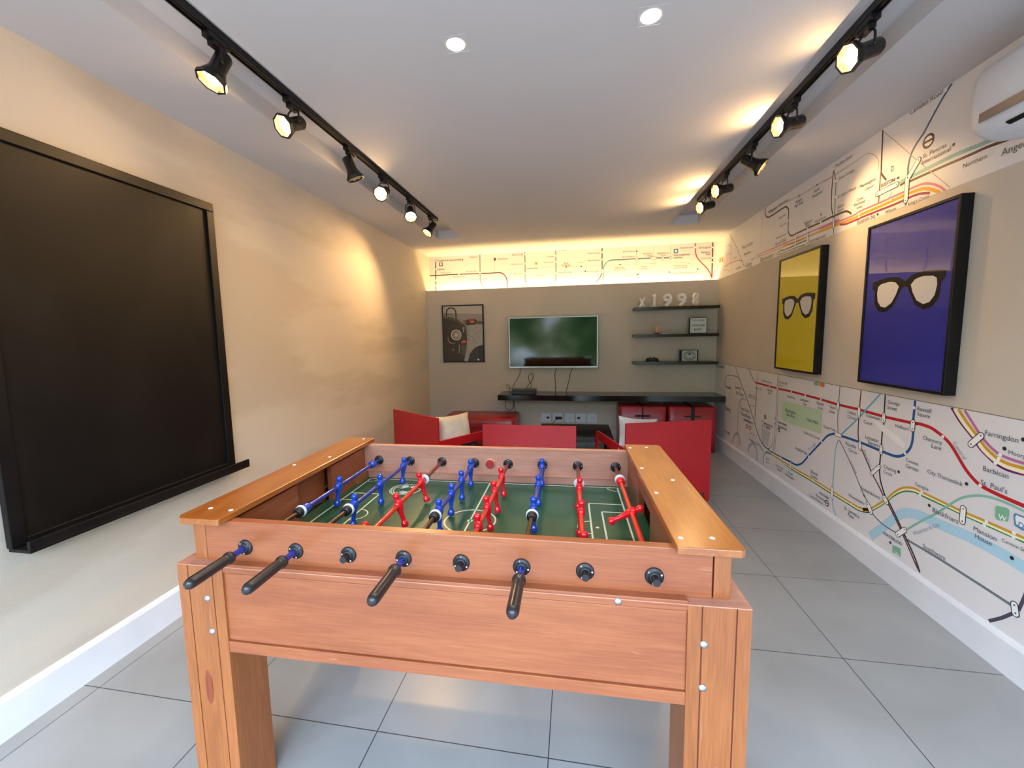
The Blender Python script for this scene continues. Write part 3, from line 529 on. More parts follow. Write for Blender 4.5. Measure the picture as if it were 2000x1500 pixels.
MAP_UP = [
    ('L', 'dbrown', 0.012, [(4.161, 2.487), (4.149, 2.436), (4.127, 2.404), (4.088, 2.385), (4.009, 2.382), (3.819, 2.386), (3.777, 2.381), (3.744, 2.358), (3.731, 2.332), (3.727, 2.245), (3.726, 2.19), (3.708, 2.155), (3.665, 2.127), (3.584, 2.128), (3.432, 2.128), (3.279, 2.127), (3.141, 2.13), (3.135, 2.128), (3.032, 2.126), (2.999, 2.121), (2.97, 2.107), (2.95, 2.091)]),
    ('L', 'olive', 0.01, [(3.127, 2.066), (3.417, 2.065), (3.595, 2.062), (3.693, 2.066)]),
    ('L', 'pinkb', 0.011, [(3.292, 2.085), (3.129, 2.082), (2.95, 2.076), (2.855, 2.085), (2.737, 2.084), (2.629, 2.085), (2.532, 2.086), (2.442, 2.087), (2.399, 2.079), (2.356, 2.06), (2.315, 2.033), (2.286, 2.005)]),
    ('L', 'pinkb', 0.01, [(4.285, 2.08), (4.252, 2.088), (4.153, 2.095), (3.909, 2.091), (3.598, 2.09), (3.42, 2.091), (3.137, 2.092), (3.066, 2.091)]),
    ('L', 'gold', 0.016, [(3.289, 2.065), (3.127, 2.063), (2.948, 2.058), (2.852, 2.063), (2.735, 2.063), (2.627, 2.065), (2.53, 2.067), (2.439, 2.064), (2.396, 2.054), (2.354, 2.033), (2.312, 2.006)]),
    ('L', 'gold', 0.01, [(3.064, 2.07), (3.134, 2.068), (3.273, 2.069), (3.417, 2.067), (3.596, 2.07), (3.798, 2.078)]),
    ('L', 'purpleb', 0.012, [(3.06, 2.055), (3.008, 2.044), (2.96, 2.042), (2.85, 2.044), (2.732, 2.043), (2.615, 2.041), (2.527, 2.043), (2.481, 2.045), (2.429, 2.041), (2.373, 2.026)]),
    ('L', 'dgreen', 0.009, [(3.441, 2.045), (3.593, 2.042), (3.742, 2.04), (3.838, 2.044), (3.881, 2.031), (3.89, 2.017)]),
    ('L', 'olive', 0.008, [(3.464, 2.017), (3.601, 2.019), (3.739, 2.019), (3.857, 2.019)]),
    ('L', 'orange', 0.007, [(4.284, 2.064), (4.23, 2.072), (4.087, 2.074), (3.907, 2.069), (3.693, 2.066)]),
    ('L', 'maroon', 0.009, [(3.162, 2.431), (3.168, 2.383), (3.169, 2.315), (3.166, 2.244), (3.161, 2.197), (3.143, 2.141)]),
    ('L', 'gray', 0.009, [(3.162, 2.431), (3.142, 2.382), (3.129, 2.333), (3.127, 2.278), (3.124, 2.208), (3.122, 2.153), (3.122, 2.048), (3.117, 2.001)]),
    ('L', 'dbrown', 0.011, [(2.728, 2.479), (2.724, 2.413), (2.721, 2.336), (2.716, 2.257), (2.708, 2.235), (2.672, 2.193)]),
    ('L', 'brown', 0.009, [(2.717, 2.265), (2.72, 2.22), (2.72, 2.162), (2.719, 2.088)]),
    ('L', 'navy', 0.012, [(2.302, 2.482), (2.313, 2.474), (2.349, 2.44), (2.39, 2.393), (2.44, 2.333), (2.482, 2.298), (2.508, 2.264), (2.522, 2.214), (2.521, 2.161)]),
    ('L', 'tealb', 0.018, [(1.912, 2.126), (1.965, 2.133), (2.052, 2.142), (2.131, 2.144), (2.219, 2.15), (2.295, 2.152), (2.421, 2.149), (2.495, 2.147), (2.497, 2.15), (2.538, 2.147), (2.571, 2.148)]),
    ('L', 'dbrown', 0.012, [(1.91, 2.106), (1.963, 2.109), (2.049, 2.116), (2.113, 2.121), (2.18, 2.121), (2.292, 2.124), (2.419, 2.126), (2.513, 2.127), (2.536, 2.132), (2.569, 2.129)]),
    ('L', 'thin', 0.004, [(3.324, 2.401), (3.161, 2.39), (3.053, 2.402), (2.951, 2.401), (2.857, 2.404), (2.815, 2.392), (2.771, 2.36), (2.744, 2.318), (2.739, 2.266)]),
    ('L', 'thin', 0.004, [(4.101, 2.433), (3.885, 2.425), (3.594, 2.404), (3.343, 2.401), (3.158, 2.397), (3.004, 2.392)]),
    ('L', 'thin', 0.004, [(2.722, 2.469), (2.608, 2.358), (2.503, 2.25), (2.362, 2.11), (2.264, 2.014)]),
    ('L', 'dgray', 0.006, [(5.043, 2.488), (4.969, 2.422), (4.809, 2.284), (4.673, 2.138), (4.564, 2.029)]),
    ('L', 'dgray', 0.005, [(4.962, 2.492), (4.958, 2.316), (4.944, 2.174), (4.894, 2.02)]),
    ('L', 'red', 0.006, [(5.157, 2.128), (4.959, 2.135), (4.758, 2.131), (4.67, 2.112), (4.618, 2.083), (4.581, 2.038)]),
    ('L', 'gray', 0.005, [(5.174, 2.091), (5.091, 2.085), (5.009, 2.066), (4.948, 2.035)]),
    ('L', 'gray', 0.004, [(5.236, 2.491), (5.112, 2.483), (5.043, 2.484)]),
    ('L', 'gray', 0.004, [(5.098, 2.345), (5.019, 2.342), (4.96, 2.33)]),
    ('L', 'gray', 0.004, [(5.118, 2.252), (5.028, 2.249), (4.954, 2.238)]),
    ('L', 'lblue', 0.006, [(2.623, 2.118), (2.631, 2.102), (2.65, 2.086)]),
    ('L', 'pinkb', 0.004, [(4.192, 2.471), (4.213, 2.299), (4.209, 2.13)]),
    ('L', 'navy', 0.01, [(2.52, 2.037), (2.519, 2.012)]),
    ('C', 'w', 0.012, [(2.734, 2.138), (2.59, 2.142)]),
    ('C', 'w', 0.012, [(2.52, 2.151), (2.52, 2.037)]),
    ('C', 'w', 0.012, [(2.457, 2.212), (2.515, 2.147)]),
    ('C', 'w', 0.008, [(3.125, 2.107), (3.123, 2.057)]),
    ('C', 'w', 0.008, [(3.592, 2.117), (3.601, 2.027)]),
    ('C', 'w', 0.008, [(3.428, 2.088), (3.43, 2.024)]),
    ('D', 'black', 0.007, [(3.346, 2.402)]),
    ('D', 'black', 0.007, [(3.583, 2.404)]),
    ('D', 'black', 0.007, [(3.277, 2.18)]),
    ('D', 'black', 0.007, [(3.276, 2.181)]),
    ('D', 'black', 0.007, [(2.719, 2.024)]),
    ('D', 'black', 0.007, [(2.586, 2.173)]),
    ('D', 'black', 0.007, [(2.265, 2.201)]),
    ('D', 'w', 0.008, [(3.434, 2.124)]),
    ('D', 'w', 0.008, [(3.274, 2.128)]),
    ('D', 'w', 0.008, [(3.131, 2.351)]),
    ('D', 'w', 0.008, [(3.12, 2.248)]),
    ('D', 'w', 0.008, [(2.332, 2.468)]),
    ('D', 'w', 0.008, [(2.878, 2.071)]),
    ('D', 'w', 0.008, [(2.626, 2.074)]),
    ('D', 'w', 0.008, [(2.876, 2.053)]),
    ('D', 'w', 0.008, [(3.728, 2.259)]),
    ('Q', 'sqdark', 0, [(2.642, 2.251), (2.627, 2.253), (2.623, 2.226), (2.638, 2.222)]),
    ('Q', 'paper', 0, [(2.637, 2.245), (2.629, 2.246), (2.627, 2.23), (2.634, 2.228)]),
    ('Q', 'sqorange', 0, [(5.319, 2.253), (5.265, 2.254), (5.259, 2.197), (5.314, 2.195)]),
    ('Q', 'sqorange', 0, [(5.243, 2.25), (5.194, 2.248), (5.188, 2.192), (5.237, 2.193)]),
    ('R', 'dbrown', 0.034, [(2.408, 2.28)]),
    ('T', 'inkw', 'St. Pancras', [(2.433, 2.222), (2.302, 2.215)], 0),
    ('T', 'inkw', 'International', [(2.435, 2.194), (2.279, 2.187)], 0),
    ('T', 'inkw', 'Northern', [(2.207, 2.087), (2.099, 2.083)], 0),
    ('T', 'inkw', 'Angel', [(2.04, 2.074), (1.953, 2.069)], 0),
    ('T', 'inkw', 'Finchley Road', [(3.141, 2.452), (2.979, 2.446)], 0),
    ('T', 'inkw', 'Swiss Cottage', [(3.098, 2.355), (2.949, 2.354)], 0),
    ('T', 'inkw', "St. John's Wood", [(3.098, 2.245), (2.921, 2.235)], 0),
    ('T', 'inkw', 'Mornington', [(2.886, 2.235), (2.757, 2.228)], 0),
    ('T', 'inkw', 'Crescent', [(2.842, 2.2), (2.766, 2.201)], 0),
    ('T', 'inkw', 'Baker', [(3.09, 2.171), (3.026, 2.174)], 0),
    ('T', 'inkw', 'Street', [(3.087, 2.146), (3.026, 2.148)], 0),
    ('T', 'inkw', 'Great', [(2.906, 2.159), (2.85, 2.159)], 0),
    ('T', 'inkw', 'Portland', [(2.927, 2.135), (2.836, 2.136)], 0),
    ('T', 'inkw', 'Street', [(2.902, 2.111), (2.851, 2.11)], 0),
    ('T', 'inkw', "King's Cross", [(2.501, 2.01), (2.376, 2.019)], 0),
    ('T', 'inkw', 'Edgware', [(3.484, 2.172), (3.383, 2.173)], 0),
    ('T', 'inkw', 'Road', [(3.464, 2.148), (3.405, 2.151)], 0),
    ('T', 'inkw', 'Marylebone', [(3.344, 2.151), (3.214, 2.148)], 0),
    ('T', 'inkw', 'Kilburn', [(3.625, 2.371), (3.533, 2.367)], 0),
    ('T', 'inkw', 'High Road', [(3.639, 2.344), (3.52, 2.339)], 0),
    ('T', 'inkw', 'South', [(3.38, 2.37), (3.316, 2.369)], 0),
    ('T', 'inkw', 'Hampstead', [(3.401, 2.339), (3.276, 2.337)], 0),
    ('T', 'inkw', 'Willesden', [(4.086, 2.429), (3.932, 2.419)], 0),
    ('T', 'inkw', 'Kensal Green', [(3.9, 2.433), (3.751, 2.426)], 0),
    ('T', 'inkw', 'Queens Park', [(3.888, 2.32), (3.771, 2.321)], 0),
    ('T', 'inkw', 'Kilburn Park', [(3.865, 2.25), (3.753, 2.247)], 0),
    ('T', 'inkw', 'Warwick Avenue', [(3.923, 2.169), (3.743, 2.158)], 0),
    ('T', 'inkw', 'Royal Oak', [(3.924, 2.123), (3.749, 2.114)], 0),
    ('T', 'inkw', 'Bayswater', [(4.2, 2.04), (3.949, 2.034)], 0),
    ('T', 'inkw', 'Ealing', [(4.533, 2.043), (4.396, 2.039)], 0),
    ('T', 'inkw', 'West Acton', [(4.651, 2.245), (4.386, 2.226)], 0),
    ('T', 'inkw', 'Alperton', [(4.593, 2.156), (4.438, 2.164)], 0),
    ('T', 'inkw', 'Kingsbury', [(4.415, 2.079), (4.313, 2.079)], 0),
    ('T', 'inkw', 'Neasden', [(4.785, 2.051), (4.647, 2.049)], 0),
    ('T', 'inkw', 'Dollis Hill', [(4.869, 2.171), (4.779, 2.171)], 0),
    ('T', 'inkw', 'Camden Road', [(2.539, 2.472), (2.349, 2.477)], 0),
    ('T', 'inkw', 'Euston Sq', [(2.886, 2.027), (2.741, 2.022)], 0),
    ('T', 'inkw', 'Warren', [(2.659, 2.016), (2.583, 2.02)], 0),
    ('T', 'inkw', 'EUSTON', [(2.708, 2.177), (2.608, 2.172)], 1),
    ('T', 'inkw', 'EDGWARE ROAD', [(3.4, 2.022), (3.204, 2.022)], 1),
]
MAP_BACK = [
    ('L', 'dbrown', 0.014, [(-1.88, 2.443), (-1.885, 2.253), (-1.89, 2.022)]),
    ('L', 'maroon', 0.013, [(-1.979, 2.235), (-1.617, 2.235), (-1.262, 2.233), (-1.098, 2.232), (-0.997, 2.232), (-0.946, 2.217), (-0.907, 2.172), (-0.892, 2.122), (-0.894, 2.029)]),
    ('L', 'gray', 0.012, [(-1.256, 2.491), (-1.258, 2.344), (-1.259, 2.167), (-1.253, 2.117), (-1.235, 2.077), (-1.205, 2.031)]),
    ('L', 'gray', 0.013, [(-0.649, 2.493), (-0.646, 2.315), (-0.647, 2.141), (-0.638, 2.083), (-0.613, 2.028)]),
    ('L', 'gray', 0.013, [(-0.241, 2.485), (-0.24, 2.296), (-0.24, 2.153), (-0.247, 2.096), (-0.264, 2.034)]),
    ('L', 'dgray', 0.013, [(0.349, 2.49), (0.349, 2.351), (0.35, 2.192), (0.336, 2.139), (0.308, 2.092), (0.274, 2.049)]),
    ('L', 'navy', 0.009, [(0.371, 2.035), (0.368, 2.138), (0.368, 2.215), (0.379, 2.263), (0.407, 2.3), (0.464, 2.326), (0.597, 2.327), (0.776, 2.33), (0.976, 2.327), (1.182, 2.321)]),
    ('L', 'lblue', 0.006, [(0.407, 2.305), (0.474, 2.318), (0.598, 2.318), (0.776, 2.32), (0.976, 2.318), (1.182, 2.311)]),
    ('L', 'red', 0.012, [(1.467, 2.489), (1.47, 2.406), (1.476, 2.36), (1.497, 2.303), (1.544, 2.245), (1.608, 2.177), (1.645, 2.12), (1.672, 2.054)]),
    ('L', 'maroon', 0.014, [(1.671, 2.478), (1.671, 2.285), (1.672, 2.054)]),
    ('L', 'thin', 0.003, [(-0.079, 2.274), (0.408, 2.261), (0.786, 2.263), (1.018, 2.261), (1.101, 2.285), (1.183, 2.267), (1.383, 2.244), (1.464, 2.212)]),
    ('L', 'thin', 0.003, [(0.769, 2.481), (0.779, 2.139)]),
    ('L', 'thin', 0.003, [(0.979, 2.479), (0.982, 2.329)]),
    ('L', 'thin', 0.003, [(1.178, 2.478), (1.182, 2.328)]),
    ('L', 'thin', 0.003, [(0.91, 2.133), (0.955, 2.188), (0.976, 2.32), (1.01, 2.224), (1.048, 2.137), (1.123, 2.077)]),
    ('L', 'thin', 0.003, [(-1.054, 2.393), (-1.055, 2.237)]),
    ('L', 'thin', 0.003, [(-0.448, 2.277), (-0.224, 2.269), (-0.014, 2.262)]),
    ('L', 'thin', 0.003, [(-0.429, 2.248), (-0.341, 2.196), (-0.283, 2.136)]),
    ('C', 'w', 0.013, [(0.957, 2.328), (1.003, 2.326)]),
    ('C', 'w', 0.013, [(0.776, 2.33), (0.776, 2.318)]),
    ('C', 'w', 0.013, [(1.091, 2.323), (1.091, 2.312)]),
    ('C', 'w', 0.013, [(1.18, 2.321), (1.18, 2.31)]),
    ('C', 'w', 0.013, [(0.358, 2.206), (0.358, 2.177)]),
    ('C', 'w', 0.013, [(-1.875, 2.435), (-1.875, 2.428)]),
    ('D', 'w', 0.01, [(-1.557, 2.234)]),
    ('D', 'w', 0.01, [(-1.26, 2.236)]),
    ('D', 'w', 0.01, [(-0.645, 2.454)]),
    ('D', 'w', 0.01, [(-0.646, 2.334)]),
    ('D', 'w', 0.01, [(-0.646, 2.209)]),
    ('D', 'w', 0.01, [(-0.239, 2.415)]),
    ('D', 'w', 0.01, [(-0.24, 2.334)]),
    ('D', 'w', 0.01, [(-0.24, 2.191)]),
    ('D', 'w', 0.01, [(-1.879, 2.318)]),
    ('D', 'w', 0.01, [(-1.885, 2.168)]),
    ('D', 'w', 0.01, [(-1.887, 2.098)]),
    ('D', 'w', 0.01, [(0.349, 2.428)]),
    ('D', 'w', 0.01, [(0.349, 2.339)]),
    ('D', 'w', 0.01, [(1.469, 2.429)]),
    ('D', 'w', 0.01, [(1.671, 2.418)]),
    ('D', 'w', 0.01, [(1.671, 2.294)]),
    ('D', 'w', 0.01, [(1.67, 2.239)]),
    ('D', 'black', 0.009, [(-0.106, 2.266)]),
    ('D', 'black', 0.009, [(-1.501, 2.426)]),
    ('D', 'black', 0.009, [(0.086, 2.262)]),
    ('D', 'black', 0.009, [(0.137, 2.201)]),
    ('D', 'black', 0.009, [(0.574, 2.263)]),
    ('D', 'black', 0.009, [(0.775, 2.42)]),
    ('D', 'black', 0.009, [(0.793, 2.131)]),
    ('D', 'black', 0.009, [(1.172, 2.143)]),
    ('D', 'black', 0.009, [(1.504, 2.166)]),
    ('Q', 'sqdark', 0, [(-1.833, 2.406), (-1.78, 2.403), (-1.782, 2.354), (-1.835, 2.356)]),
    ('Q', 'paper', 0, [(-1.82, 2.397), (-1.795, 2.396), (-1.797, 2.364), (-1.821, 2.366)]),
    ('Q', 'sqblue', 0, [(1.216, 2.424), (1.27, 2.426), (1.271, 2.37), (1.217, 2.368)]),
    ('Q', 'paper', 0, [(1.232, 2.41), (1.254, 2.41), (1.255, 2.385), (1.233, 2.384)]),
    ('Q', 'sqorange', 0, [(-0.511, 2.338), (-0.498, 2.348), (-0.485, 2.336), (-0.485, 2.312), (-0.511, 2.314)]),
    ('Q', 'sqdark', 0, [(-1.069, 2.423), (-1.053, 2.434), (-1.036, 2.421), (-1.042, 2.392), (-1.064, 2.393)]),
    ('T', 'inkw', 'HARROW & WEALDSTONE', [(-1.843, 2.433), (-1.517, 2.423)], 1),
    ('T', 'inkw', 'CANONS PARK', [(-0.625, 2.268), (-0.473, 2.267)], 1),
    ('T', 'inkw', 'WALTHAMSTOW', [(1.218, 2.347), (1.411, 2.345)], 1),
    ('T', 'inkw', 'CENTRAL', [(1.218, 2.315), (1.327, 2.315)], 1),
    ('T', 'inkw', 'Newbury', [(1.54, 2.367), (1.646, 2.366)], 1),
    ('T', 'inkw', 'Park', [(1.594, 2.339), (1.647, 2.34)], 1),
    ('T', 'inkw', 'Kenton', [(-1.863, 2.315), (-1.762, 2.314)], 0),
    ('T', 'inkw', 'Northwick Park', [(-1.812, 2.265), (-1.663, 2.264)], 0),
    ('T', 'inkw', 'Wembley Park', [(-1.459, 2.267), (-1.293, 2.265)], 0),
    ('T', 'inkw', 'Preston Road', [(-1.639, 2.205), (-1.476, 2.204)], 0),
    ('T', 'inkw', 'Kingsbury', [(-1.396, 2.457), (-1.283, 2.455)], 0),
    ('T', 'inkw', 'Neasden', [(-1.378, 2.157), (-1.29, 2.156)], 0),
    ('T', 'inkw', 'Stanmore', [(-1.008, 2.415), (-0.877, 2.412)], 0),
    ('T', 'inkw', 'Burnt Oak', [(-0.811, 2.458), (-0.667, 2.454)], 0),
    ('T', 'inkw', 'Hendon Central', [(-0.833, 2.336), (-0.669, 2.332)], 0),
    ('T', 'inkw', 'Brent Cross', [(-0.8, 2.214), (-0.671, 2.21)], 0),
    ('T', 'inkw', 'Colindale', [(-0.359, 2.411), (-0.262, 2.41)], 0),
    ('T', 'inkw', 'Golders Green', [(-0.403, 2.339), (-0.263, 2.336)], 0),
    ('T', 'inkw', 'East', [(-0.133, 2.315), (-0.08, 2.314)], 0),
    ('T', 'inkw', 'Finchley', [(-0.157, 2.29), (-0.052, 2.287)], 0),
    ('T', 'inkw', 'West Finchley', [(-0.215, 2.2), (-0.028, 2.196)], 0),
    ('T', 'inkw', 'Mill Hill East', [(-0.214, 2.484), (-0.109, 2.48)], 0),
    ('T', 'inkw', 'Hampstead', [(-0.518, 2.175), (-0.405, 2.172)], 0),
    ('T', 'inkw', 'Wood Green', [(0.166, 2.426), (0.325, 2.421)], 0),
    ('T', 'inkw', 'Manor House', [(0.171, 2.336), (0.325, 2.333)], 0),
    ('T', 'inkw', 'Finsbury Park', [(0.161, 2.195), (0.317, 2.192)], 0),
    ('T', 'inkw', 'Seven Sisters', [(0.597, 2.36), (0.748, 2.356)], 0),
    ('T', 'inkw', 'Tottenham', [(0.845, 2.385), (0.965, 2.382)], 0),
    ('T', 'inkw', 'Hale', [(0.906, 2.356), (0.966, 2.356)], 0),
    ('T', 'inkw', 'Blackhorse', [(1.025, 2.383), (1.162, 2.38)], 0),
    ('T', 'inkw', 'Road', [(1.067, 2.355), (1.122, 2.354)], 0),
    ('T', 'inkw', 'Harringay', [(0.513, 2.228), (0.632, 2.224)], 0),
    ('T', 'inkw', 'Green Lanes', [(0.499, 2.202), (0.646, 2.199)], 0),
    ('T', 'inkw', 'South', [(0.838, 2.227), (0.899, 2.226)], 0),
    ('T', 'inkw', 'Tottenham', [(0.806, 2.2), (0.932, 2.197)], 0),
    ('T', 'inkw', 'Walthamstow', [(1.225, 2.218), (1.383, 2.216)], 0),
    ('T', 'inkw', 'Queens Road', [(1.226, 2.193), (1.38, 2.191)], 0),
    ('T', 'inkw', 'Stoke Newington', [(0.619, 2.12), (0.774, 2.12)], 0),
    ('T', 'inkw', 'Bruce Grove', [(0.61, 2.425), (0.751, 2.422)], 0),
    ('T', 'inkw', 'Snaresbrook', [(1.297, 2.434), (1.445, 2.432)], 0),
    ('T', 'inkw', 'Barkingside', [(1.512, 2.424), (1.649, 2.421)], 0),
    ('T', 'inkw', 'Gants Hill', [(1.538, 2.294), (1.649, 2.292)], 0),
    ('T', 'inkw', 'Upper Holloway', [(0.039, 2.318), (0.122, 2.317)], 0),
    ('T', 'inkw', 'Leyton Midland Road', [(1.195, 2.126), (1.494, 2.127)], 0),
]
# ------------------------------------------------------------------ the room
def struct(name, mb, **k):
    o = mb.build(name, kind='structure', **k); return o
mb = MB().box(XL - .1, XR + .1, YF - 1.6, 5.62, -.08, 0, fl); struct('floor', mb)
# ceiling with two recessed channels for the spotlight tracks
CH = ((-1.522, -1.243), (.955, 1.238)); YC = 4.56; ZT = 2.575
mb = MB()
xs = [XL - .1, CH[0][0], CH[0][1], CH[1][0], CH[1][1], XR + .1]
for i in (0, 2, 4): mb.box(xs[i], xs[i + 1], YF, YC, ZC, ZT, ceil_m)
mb.box(XL - .1, XR + .1, YC, 5.62, ZC, ZT, ceil_m)
mb.box(XL - .1, XR + .1, YF, 5.62, ZT, ZT + .1, ceil_m)
struct('ceiling', mb)
struct('wall_left', MB().box(XL - .1, XL, YF, 5.62, 0, ZC, paint_l))
wr = struct('wall_right', MB().box(XR, XR + .1, YF, 5.62, 0, ZC, paint))
mb = MB().box(XL, XR, YBAND, 5.62, 0, ZC, paint).box(XL, XR, YB, YB + .02, 0, ZS, paint).box(XL, XR, YB + .02, YBAND, ZS - .12, ZS - .10, paint)
wb = struct('wall_back', mb)
mb = MB().box(XL - .1, XR + .1, YF - .12, YF, 2.32, ZT + .1, paint).box(XL - .1, XL + .06, YF - .12, YF, 0, 2.32, paint).box(XR - .06, XR + .1, YF - .12, YF, 0, 2.32, paint)
struct('wall_front', mb)
def skirting(name, x0, x1, y0, y1, side):
    mb = MB()
    t = .016
    if side == 'x+': prof = [(x0, 0), (x0 + t, 0), (x0 + t, HB - .02), (x0 + t * .55, HB - .006), (x0 + t * .3, HB), (x0, HB)]
    else: prof = [(x1, 0), (x1 - t, 0), (x1 - t, HB - .02), (x1 - t * .55, HB - .006), (x1 - t * .3, HB), (x1, HB)]
    mb.prism(prof, y1 - y0, base_m, T=Matrix.Translation((0, y0, 0)))
    struct(name, mb)
skirting('baseboard_left', XL, XL, YF, YB, 'x+')
skirting('baseboard_right', XR, XR, YF, YB, 'x-')
struct('baseboard_back', MB().box(XL + .016, XR - .016, YB - .016, YB, 0, HB, base_m), bevel=.004)

# ------------------------------------------------------------------ transit map wallpaper
def draw_map(mb, data, P, rdir, lo, hi):
    """P(u, v, off) -> point of the wall; rdir: sign of u that reads left to right"""
    cl = lambda v: min(max(v, lo), hi)
    def face(pts, off, m): mb.add([P(u, cl(v), off) for u, v in pts], [tuple(range(len(pts)))], m)
    def strip(pts, w, off, m):
        pts = [Vector((p[0], p[1])) for p in pts]; L_, R_ = [], []
        for i, p in enumerate(pts):
            d = pts[min(i + 1, len(pts) - 1)] - pts[max(i - 1, 0)]
            if d.length < 1e-6: d = Vector((1, 0))
            d.normalize(); nn = Vector((-d.y, d.x)) * (w / 2); L_.append(p + nn); R_.append(p - nn)
        vs = [P(p.x, cl(p.y), off) for p in L_ + R_]; k = len(pts)
        mb.add(vs, [(i, i + 1, k + i + 1, k + i) for i in range(k - 1)], m)
    def disc(c, r, off, m, seg=14): face([(c[0] + r * math.cos(6.2832 * i / seg), c[1] + r * math.sin(6.2832 * i / seg)) for i in range(seg)], off, m)
    def capsule(a, b, r, off, m):
        a, b = Vector(a), Vector(b); d = (b - a); d = d.normalized() if d.length > 1e-6 else Vector((0, 1)); t0 = math.atan2(d.y, d.x); pts = []
        for c, s in ((b, -1.5708), (a, 1.5708)):
            for i in range(9): q = t0 + s + math.pi * i / 8; pts.append((c.x + r * math.cos(q), c.y + r * math.sin(q)))
        face(pts, off, m)
    for i, e in enumerate(data):
        k, col, w, pts = e[:4]; off = .0012 + i * .000004
        if k == 'L':
            sp = [(p.x, p.y) for p in smooth_pts(pts)]
            strip(sp, w, off - (.0001 if col in ('river', 'fgray') else 0), pal(col))
        elif k == 'Q': face(pts, off - (.0001 if col in ('park',) else -.0009), pal(col))
        elif k == 'D': disc(pts[0], w, off + .0012, pal(col))
        elif k == 'R':
            c = pts[0]; disc(c, w, off, pal(col), 28); disc(c, w * .68, off + .0002, pal('w'), 28)
            face([(c[0] - w, c[1] - w * .16), (c[0] + w, c[1] - w * .16), (c[0] + w, c[1] + w * .16), (c[0] - w, c[1] + w * .16)], off + .0004, pal(col))
        elif k == 'C':
            a, b = pts[0], pts[-1]; capsule(a, b, w + .0035, off + .0014, pal('black')); capsule(a, b, w, off + .0017, pal('w'))
            disc(a, w * .32, off + .0019, pal('ink')); disc(b, w * .32, off + .0019, pal('ink'))
        elif k == 'T':
            a, b = Vector(pts[0]), Vector(pts[1]); s = w; vs, fs, x0, x1 = text_mesh(s, e[4] if len(e) > 4 else 0)
            d = b - a; ln = d.length
            if abs(d.y) > .3 * abs(d.x): right = d.normalized()
            else: ln = abs(d.x); right = Vector((rdir, 0)); a = Vector((a.x, (a.y + b.y) / 2))
            sc = ln / max(x1 - x0, .1); sx = sc; sc = min(max(sc, .016), .085)
            up = Vector((-right.y, right.x)) * rdir * 1.0
            if up.y < 0: up = -up
            org = a - up * (.35 * sc)
            mb.add([P(*(org + right * ((x - x0) * sx) + up * (y * sc)), off + .0013) for x, y, _ in vs], fs, pal(col))
mb = MB().box(XR - .001, XR, YF, YB, HB, BL, paper)
draw_map(mb, MAP_LOW, lambda u, v, o: (XR - o, u, v), -1, HB, BL)
mb.box(XR - .0016, XR, YF, YB, BL, BL + .003, mat('paper_edge_line', '#6f6a66', .7))  # thin dark line along the top edge of the lower wallpaper
mb.build('wallpaper', wr, label='transit map wallpaper of the lower wall')
mb = MB().box(XR - .001, XR, YF, YBAND, BU, ZC, paper)
draw_map(mb, MAP_UP, lambda u, v, o: (XR - o, u, v), -1, BU, ZC)
mb.build('wallpaper', wr, label='transit map wallpaper under the ceiling')
mb = MB().box(XL, XR - .001, YBAND - .001, YBAND, ZS - .1, ZC, paper)
draw_map(mb, MAP_BACK, lambda u, v, o: (u, YBAND - o, v), 1, ZS - .1, ZC)
mb.build('wallpaper', wb, label='transit map wallpaper in the lit cove')

# ------------------------------------------------------------------ cove light behind the false wall
def light(name, typ, loc, energy, col, parent=None, rot=None, dirv=None, **k):
    d = bpy.data.lights.new(name, typ); d.energy = energy; d.color = col
    for a, v in k.items(): setattr(d, a, v)
    o = bpy.data.objects.new(name, d); COL.objects.link(o); o.location = loc
    if rot: o.rotation_euler = rot
    if dirv: o.rotation_euler = Vector(dirv).to_track_quat('-Z', 'Y').to_euler()
    if parent: o.parent = parent
    return o
led = MB().box(XL + .02, XR - .02, 5.40, 5.42, ZS - .10, ZS - .094, mat('led_tape', '#ffe2a8', .5, emit='#ffcf80', es=6)).build('led_strip', label='warm LED tape lying in the trough behind the false wall', cat='light strip')
light('cove_light', 'AREA', (-.14, 5.41, ZS - .088), 31, (1, .66, .27), rot=(math.pi, 0, 0), shape='RECTANGLE', size=3.5, size_y=.05)

# ------------------------------------------------------------------ chalkboard
t = thing('chalkboard', 'large black framed chalkboard with a chalk tray on the left wall', 'blackboard', (XL, 1.53, .66))
def rel(o, *a): return o
def at(tt): return Matrix.Translation(-Vector(tt.location))
y0, y1, z0, z1, fx = 1.045, 2.01, .66, 2.122, XL + .026
MB().box(XL + .001, XL + .014, y0 + .04, y1 - .04, z0 + .01, z1 - .04, board_m, at(t)).build('writing_surface', t)
mb = MB()
for a in ((y0, y1, z1 - .045, z1), (y0, y0 + .045, z0, z1 - .045), (y1 - .045, y1, z0, z1 - .045), (y0 + .045, y1 - .045, z0, z0 + .025)): mb.box(XL + .001, fx, a[0], a[1], a[2], a[3], black_w, at(t))
mb.build('frame', t, bevel=.003)
MB().box(XL + .001, -1.871, 1.05, 2.03, .646, .659, black_w, at(t)).box(-1.884, -1.871, 1.05, 2.03, .659, .69, black_w, at(t)).build('chalk_tray', t, bevel=.002)

